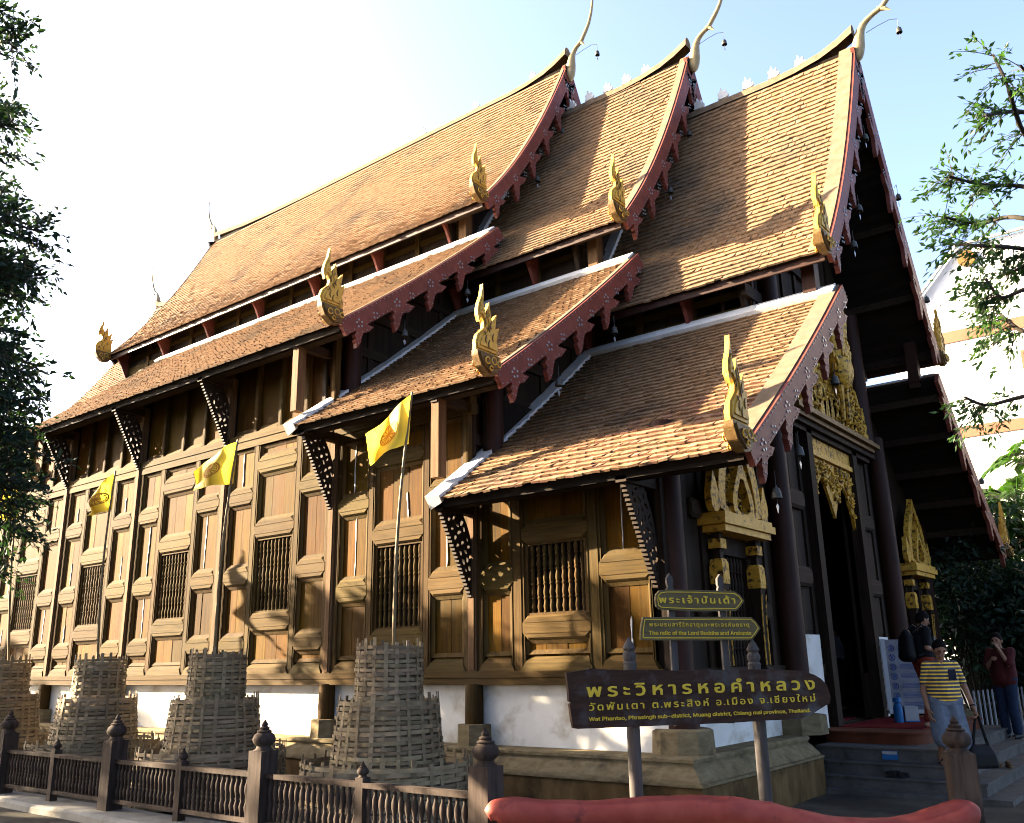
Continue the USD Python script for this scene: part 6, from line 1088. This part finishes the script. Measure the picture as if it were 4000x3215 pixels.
def person(label, loc, rot, J, hair='short', look=(1, 0, -.1), hands=((0.2, 0.35), (0.2, 0.35)), bulk=1.0):
    """forward is +x, the person's left is +y. J: joints. Returns path and joints"""
    Pp = thing('person', label, 'person', loc, rot); j = {k: np.array(v, float) for k, v in J.items()}; b = bulk
    B = [(j['hip_l'], .085 * b, j['waist'] + [0, .05, 0], .10 * b), (j['hip_r'], .085 * b, j['waist'] - [0, .05, 0], .10 * b), (j['waist'], .115 * b, j['chest'], .125 * b), (j['chest'] + [0, .06, 0], .10 * b, j['sh_l'], .055), (j['chest'] - [0, .06, 0], .10 * b, j['sh_r'], .055), (j['chest'], .10, j['neck'], .052), (j['neck'], .05, j['head'] - [0.01, 0, .06], .05)]
    for s in 'lr':
        B += [(j['sh_' + s], .052, j['el_' + s], .039), (j['el_' + s], .039, j['wr_' + s], .026), (j['hip_' + s], .085 * b, j['kn_' + s], .056), (j['kn_' + s], .054, j['kn_' + s] * .6 + j['an_' + s] * .4 - [.012, 0, 0], .052), (j['kn_' + s] * .6 + j['an_' + s] * .4, .05, j['an_' + s], .034)]
        f = unit(j['toe_' + s] - j['an_' + s] + [0, 0, .0]); B += [(j['an_' + s] - [.035, 0, .03], .032, j['toe_' + s] + [-.03, 0, .008], .028), (j['toe_' + s] + [-.03, 0, .008], .028, j['toe_' + s] + [.02, 0, 0], .02)]
        d = j['wr_' + s] - j['el_' + s]; c, _ = hands[0 if s == 'l' else 1]; nn = np.array([0, -1.0 if s == 'l' else 1.0, 0]); nn = unit(nn - unit(d) * (nn @ unit(d)))
        B += hand_bones(j['wr_' + s], d, nn, 1 if s == 'l' else -1, _)
    lk = unit(look); up = unit(np.array([0, 0, 1.0]) - lk * lk[2]); rt = np.cross(lk, up); h = j['head']
    body = bones(B)
    body = body + ellipsoid((0, 0, 0), (.088, .074, .108)).rotate((0, math.degrees(-math.asin(lk[2])), math.degrees(math.atan2(lk[1], lk[0])))).translate(tuple(h))
    body = body + bones([(h + lk * .045 - up * .055, .045, h + lk * .062 - up * .082, .026), (h + lk * .082 + up * .012, .012, h + lk * .103 - up * .022, .014), (h + lk * .078 - up * .052 + rt * .018, .010, h + lk * .078 - up * .052 - rt * .018, .010), (h + rt * .078 - up * .0 - lk * .005, .016, h + rt * .080 - up * .03, .012), (h - rt * .078 - lk * .005, .016, h - rt * .080 - up * .03, .012)])
    bp = part(Pp, 'body', soft(body, .020, 6), M_skin, smooth=True)
    for sg in (-1, 1): part(bp, 'eye', tm(m3.Manifold.sphere(.011, 10).translate(tuple(h + lk * .083 + up * .014 + rt * sg * .032))), M_eye)
    hr = ellipsoid((0, 0, 0), (.100, .088, .118)).rotate((0, math.degrees(-math.asin(lk[2])), math.degrees(math.atan2(lk[1], lk[0])))).translate(tuple(h - lk * .012 + up * .012))
    cutn = unit(up * .55 - lk * .72); hr = hr.trim_by_plane(tuple(cutn), float(cutn @ (h + lk * .028 + up * .012)))
    hm = soft(hr, .02, 3); hm.vertices += (meshkit.noise(hm.vertices * 55, 2)[:, None] - .5) * .014 * unit(up)
    part(Pp, 'hair', hm, M_hair, smooth=True)
    return Pp, j
def garment(Pp, name, B, mat, edge=.025, it=8, fold=.010, seed=1, trim=(), label=None):
    m = bones(B)
    for nrm_, off in trim: m = m.trim_by_plane(nrm_, off)
    g = soft(m, edge, it); nz = meshkit.fbm(g.vertices * np.array([9, 9, 5.0]), 3, seed) - .5; g.vertices += g.vertex_normals * (nz * fold * 2)[:, None]
    return part(Pp, name, g, mat, smooth=True, label=label)
STAND = dict(hip_l=(0, .085, .88), hip_r=(0, -.085, .88), waist=(0, 0, 1.04), chest=(.0, 0, 1.24), neck=(0, 0, 1.42), head=(.02, 0, 1.565), sh_l=(0, .168, 1.365), sh_r=(0, -.168, 1.365), el_l=(-.02, .235, 1.09), el_r=(-.02, -.235, 1.09), wr_l=(.04, .245, .86), wr_r=(.04, -.245, .86), kn_l=(.01, .095, .47), kn_r=(.01, -.095, .47), an_l=(0, .095, .08), an_r=(0, -.095, .08), toe_l=(.17, .11, .03), toe_r=(.17, -.11, .03))
def shirt_bones(j, b=1.0, sleeve=.62, low=.93, sl_r=(.066, .060)):
    w0 = np.array([j['waist'][0], 0, low + .13 * b])
    B = [(w0 + [.01, .06 * b, -.05], .125 * b, w0 + [.01, -.06 * b, -.05], .125 * b), (w0 + [0, .065 * b, 0], .125 * b, j['chest'] + [0, .07, -.02], .125 * b), (w0 - [0, .065 * b, 0], .125 * b, j['chest'] + [0, -.07, -.02], .125 * b), (w0 + [.02 * b, 0, 0], .145 * b, j['chest'] + [.02, 0, 0], .135 * b), (j['chest'] + [0, .06, .02], .105 * b, j['sh_l'], .060), (j['chest'] + [0, -.06, .02], .105 * b, j['sh_r'], .060), (j['sh_l'], .056, j['neck'] + [0, .03, -.045], .062), (j['sh_r'], .056, j['neck'] + [0, -.03, -.045], .062)]
    for s in 'lr': B.append((j['sh_' + s], sl_r[0], j['sh_' + s] * (1 - sleeve) + j['el_' + s] * sleeve, sl_r[1]))
    return B
def leg_bones(j, b=1.0, to=1.0, r=(.105, .078, .060)):
    B = [(j['hip_l'] + [0, 0, .06], .125 * b, j['hip_r'] + [0, 0, .06], .125 * b)]
    for s in 'lr':
        if to <= .5: B.append((j['hip_' + s], r[0] * b, j['hip_' + s] + (j['kn_' + s] - j['hip_' + s]) * to * 2, r[1] * b * 1.12))
        else: B += [(j['hip_' + s], r[0] * b, j['kn_' + s], r[1] * b), (j['kn_' + s], r[1] * b, j['kn_' + s] + (j['an_' + s] - j['kn_' + s]) * (to - .5) * 2, r[2] * b)]
    return B
def stripe_mat():
    LOOKS['striped_jersey'] = usdkit.material(stage, '/World/Looks/striped_jersey', {'tc': ('texture_coordinate', {}), 's': ('separate_xyz', {}), 'm': ('math', {'math_type': 'multiply', 'value2': 22.0}), 'f': ('math', {'math_type': 'fraction'}), 'r': ('rgb_ramp', {'ramp': [(0, (.026, .028, .045)), (.56, (.026, .028, .045)), (.60, (.60, .36, .03)), (.97, (.60, .36, .03)), (1.0, (.026, .028, .045))]}), 'p': ('principled_bsdf', {'roughness': .85})},
        [('tc.object', 's.vector'), ('s.z', 'm.value1'), ('m.value', 'f.value1'), ('f.value', 'r.fac'), ('r.color', 'p.base_color')], surface='p.BSDF'); return LOOKS['striped_jersey']
M_jersey = stripe_mat(); M_navy = noise_mat('navy_pocket', (.025, .028, .05), (.04, .045, .075), rough=.9); M_denim = noise_mat('pale_denim', (.20, .25, .34), (.32, .38, .48), (16, 16, 16), rough=.9, local=True); M_jeans = noise_mat('dark_jeans', (.02, .035, .075), (.04, .065, .13), (16, 16, 16), rough=.9, local=True)
M_blackT = noise_mat('black_tshirt', (.010, .010, .012), (.018, .018, .022), rough=.9); M_redT = noise_mat('brick_red_trousers', (.26, .04, .018), (.36, .062, .03), (12, 12, 12), rough=.9, local=True); M_maroon = noise_mat('maroon_shirt', (.10, .018, .018), (.16, .03, .028), (12, 12, 12), rough=.9, local=True); M_paleshirt = noise_mat('pale_blue_shirt', (.28, .34, .42), (.40, .46, .54), rough=.9)
def yaw(dx, dy): return math.atan2(dy, dx)
# the man coming down the steps
J = dict(STAND, head=(.065, 0, 1.575), neck=(.01, 0, 1.42), el_l=(-.01, .27, 1.08), wr_l=(.07, .31, .85), el_r=(-.02, -.245, 1.07), wr_r=(.06, -.235, .84), kn_l=(.06, .11, .45), an_l=(.05, .125, .065), toe_l=(.21, .15, .02), kn_r=(.05, -.10, .50), an_r=(-.16, -.10, .22), toe_r=(.0, -.11, .165))
P_, j = person('man in a yellow and navy striped shirt coming down the steps', (3.95, -1.50, .20), yaw(-.86, -.5), J, look=(.86, .02, -.45), hands=((0, .75), (0, .30)), bulk=1.06)
garment(P_, 'striped_shirt', shirt_bones(j, 1.07, .66, .90), M_jersey, trim=[((0, 0, 1), .86)], seed=2)
garment(P_, 'denim_shorts', leg_bones(j, 1.08, .5, (.115, .108, .06)), M_denim, seed=3)
part(P_, 'pocket', MB().prism(sbox(.035, 1.19, .125, 1.32), .012, lambda u, v, w: (.158 + .012 * np.cos((u - .08) * 9) + w, u, v)), M_navy)
part(P_, 'wristwatch', MB().tube([(j['wr_l'] * .93 + j['el_l'] * .07), (j['wr_l'] * .86 + j['el_l'] * .14)], .036, 12), M_black)
for s in 'lr': part(P_, 'sandal', MB().prism(Polygon(ring_smooth([(-.08, -.04), (-.08, .04), (.08, .05), (.19, .035), (.19, -.04), (.08, -.048)], 1)), .02, lambda u, v, w, s=s: (j['an_' + s][0] + u, j['an_' + s][1] + v, j['an_' + s][2] - .078 + w)).tube([j['an_' + s] + [.06, -.05, -.05], j['an_' + s] + [.07, 0, .0], j['an_' + s] + [.06, .05, -.05]], .014, 6), M_black)
# the bag in his hand
ang = yaw(-.86, -.5); wl = j['wr_l'] + [.02, .01, -.10]; wx = np.array([3.95 + wl[0] * math.cos(ang) - wl[1] * math.sin(ang), -1.50 + wl[0] * math.sin(ang) + wl[1] * math.cos(ang), .20 + wl[2]])
BG = thing('handbag', 'black handbag on long straps held by the man in stripes', 'bag', wx, ang + .2)
bag = m3.Manifold.batch_hull([m3.Manifold.sphere(.055, 14).scale((1, 1, .8)).translate(p) for p in ((0, -.15, -.58), (0, .15, -.58), (0, -.13, -.45), (0, .13, -.45))] + [m3.Manifold.sphere(.03, 12).translate(p) for p in ((0, -.09, -.36), (0, .09, -.36))])
part(BG, 'bag_body', soft(bag, .03, 4), M_black, smooth=True)
for sg in (-1, 1): part(BG, 'strap', MB().tube([(.02 * sg, -.10, -.36), (.015 * sg, -.055, -.18), (.01 * sg, -.01, .0), (.0, .012, .012), (.012 * sg, .025, .0), (.015 * sg, .06, -.18), (.02 * sg, .10, -.36)], .012, 6), M_black)
# the woman on the platform
J = dict(STAND, head=(.08, 0, 1.53), neck=(.03, 0, 1.40), el_l=(-.03, .20, 1.11), wr_l=(.19, .13, 1.06), el_r=(-.03, -.21, 1.11), wr_r=(.20, -.12, 1.05), kn_l=(.10, .09, .46), an_l=(.12, .09, .07), toe_l=(.28, .10, .03), kn_r=(.0, -.09, .46), an_r=(-.10, -.09, .07), toe_r=(.05, -.10, .03))
ang = yaw(.70, -.72); O = np.array([5.65, -.87, .692])
P_, j = person('woman in a black T-shirt and brick red trousers looking down beside the banner', O, ang, J, look=(.88, -.05, -.42), hands=((0, .5), (0, .5)), bulk=.95)
garment(P_, 'black_tshirt', shirt_bones(j, 1.04, .72, .86), M_blackT, trim=[((0, 0, 1), .84)], seed=5); garment(P_, 'red_trousers', leg_bones(j, 1.0, .93, (.105, .080, .062)), M_redT, seed=6)
part(P_, 'tshirt_print', MB().prism(sbox(-.14, 1.10, .02, 1.28), .012, lambda u, v, w: (.135 + w + .02 * np.cos(u * 8), u, v)), M_white); part(P_, 'print_figure', MB().prism(Point(-.06, 1.17).buffer(.055).difference(Point(-.06, 1.155).buffer(.035)), .006, lambda u, v, w: (.170 + w, u, v)).prism(sbox(-.11, 1.235, -.02, 1.25), .006, lambda u, v, w: (.170 + w, u, v)), M_blackT)
BP = thing('backpack', 'black rounded backpack on the back of the woman in black', 'bag', O, ang)
bk = m3.Manifold.batch_hull([m3.Manifold.sphere(r, 14).translate(p) for r, p in ((.085, (-.235, -.09, 1.00)), (.085, (-.235, .09, 1.00)), (.075, (-.225, -.07, 1.24)), (.075, (-.225, .07, 1.24)), (.06, (-.21, 0, 1.33)))])
part(BP, 'pack_body', soft(bk, .03, 5), M_black, smooth=True)
for sg in (-1, 1): part(BP, 'strap', MB().tube([(-.16, sg * .11, 1.33), (-.03, sg * .125, 1.455), (.10, sg * .125, 1.36), (.135, sg * .13, 1.18), (.04, sg * .19, 1.06), (-.15, sg * .16, 1.0)], .016, 6), M_black)
# the man further right
J = dict(STAND, head=(.05, 0, 1.56), neck=(.0, 0, 1.42), el_l=(.16, .20, 1.16), wr_l=(.19, .10, 1.40), el_r=(.10, -.20, 1.13), wr_r=(.20, -.08, 1.22), kn_l=(.02, .08, .47))
P_, j = person('man in a maroon shirt and dark jeans with a hand raised to his mouth', (8.35, -1.42, .361), yaw(-.74, .25), J, look=(.97, .15, -.12), hands=((0, .5), (0, .6)), bulk=1.0)
garment(P_, 'maroon_shirt', shirt_bones(j, 1.10, .85, .82, (.085, .075)), M_maroon, trim=[((0, 0, 1), .80)], seed=8); garment(P_, 'dark_jeans', leg_bones(j, 1.0, .95, (.11, .085, .075)), M_jeans, seed=9)
for s in 'lr': part(P_, 'shoe', tm(m3.Manifold.batch_hull([m3.Manifold.sphere(.045, 10).translate(tuple(j['an_' + s] + [-.03, 0, -.035])), m3.Manifold.sphere(.035, 10).translate(tuple(j['toe_' + s] + [.0, 0, .006]))])), M_black, smooth=True)
# somebody inside the dark hall
J = dict(STAND, el_l=(.08, .22, 1.12), wr_l=(.20, .10, 1.18), el_r=(.08, -.22, 1.12), wr_r=(.20, -.10, 1.16))
P_, j = person('dim person in a pale shirt standing inside the dark doorway', (9.6, 1.75, .69), yaw(-.1, 1.0), J, look=(1, 0, -.15), bulk=.95)
garment(P_, 'pale_shirt', shirt_bones(j, 1.05, .7, .88), M_paleshirt, trim=[((0, 0, 1), .86)], seed=11); garment(P_, 'dark_trousers', leg_bones(j, 1.0, .95), M_blackT, seed=12)
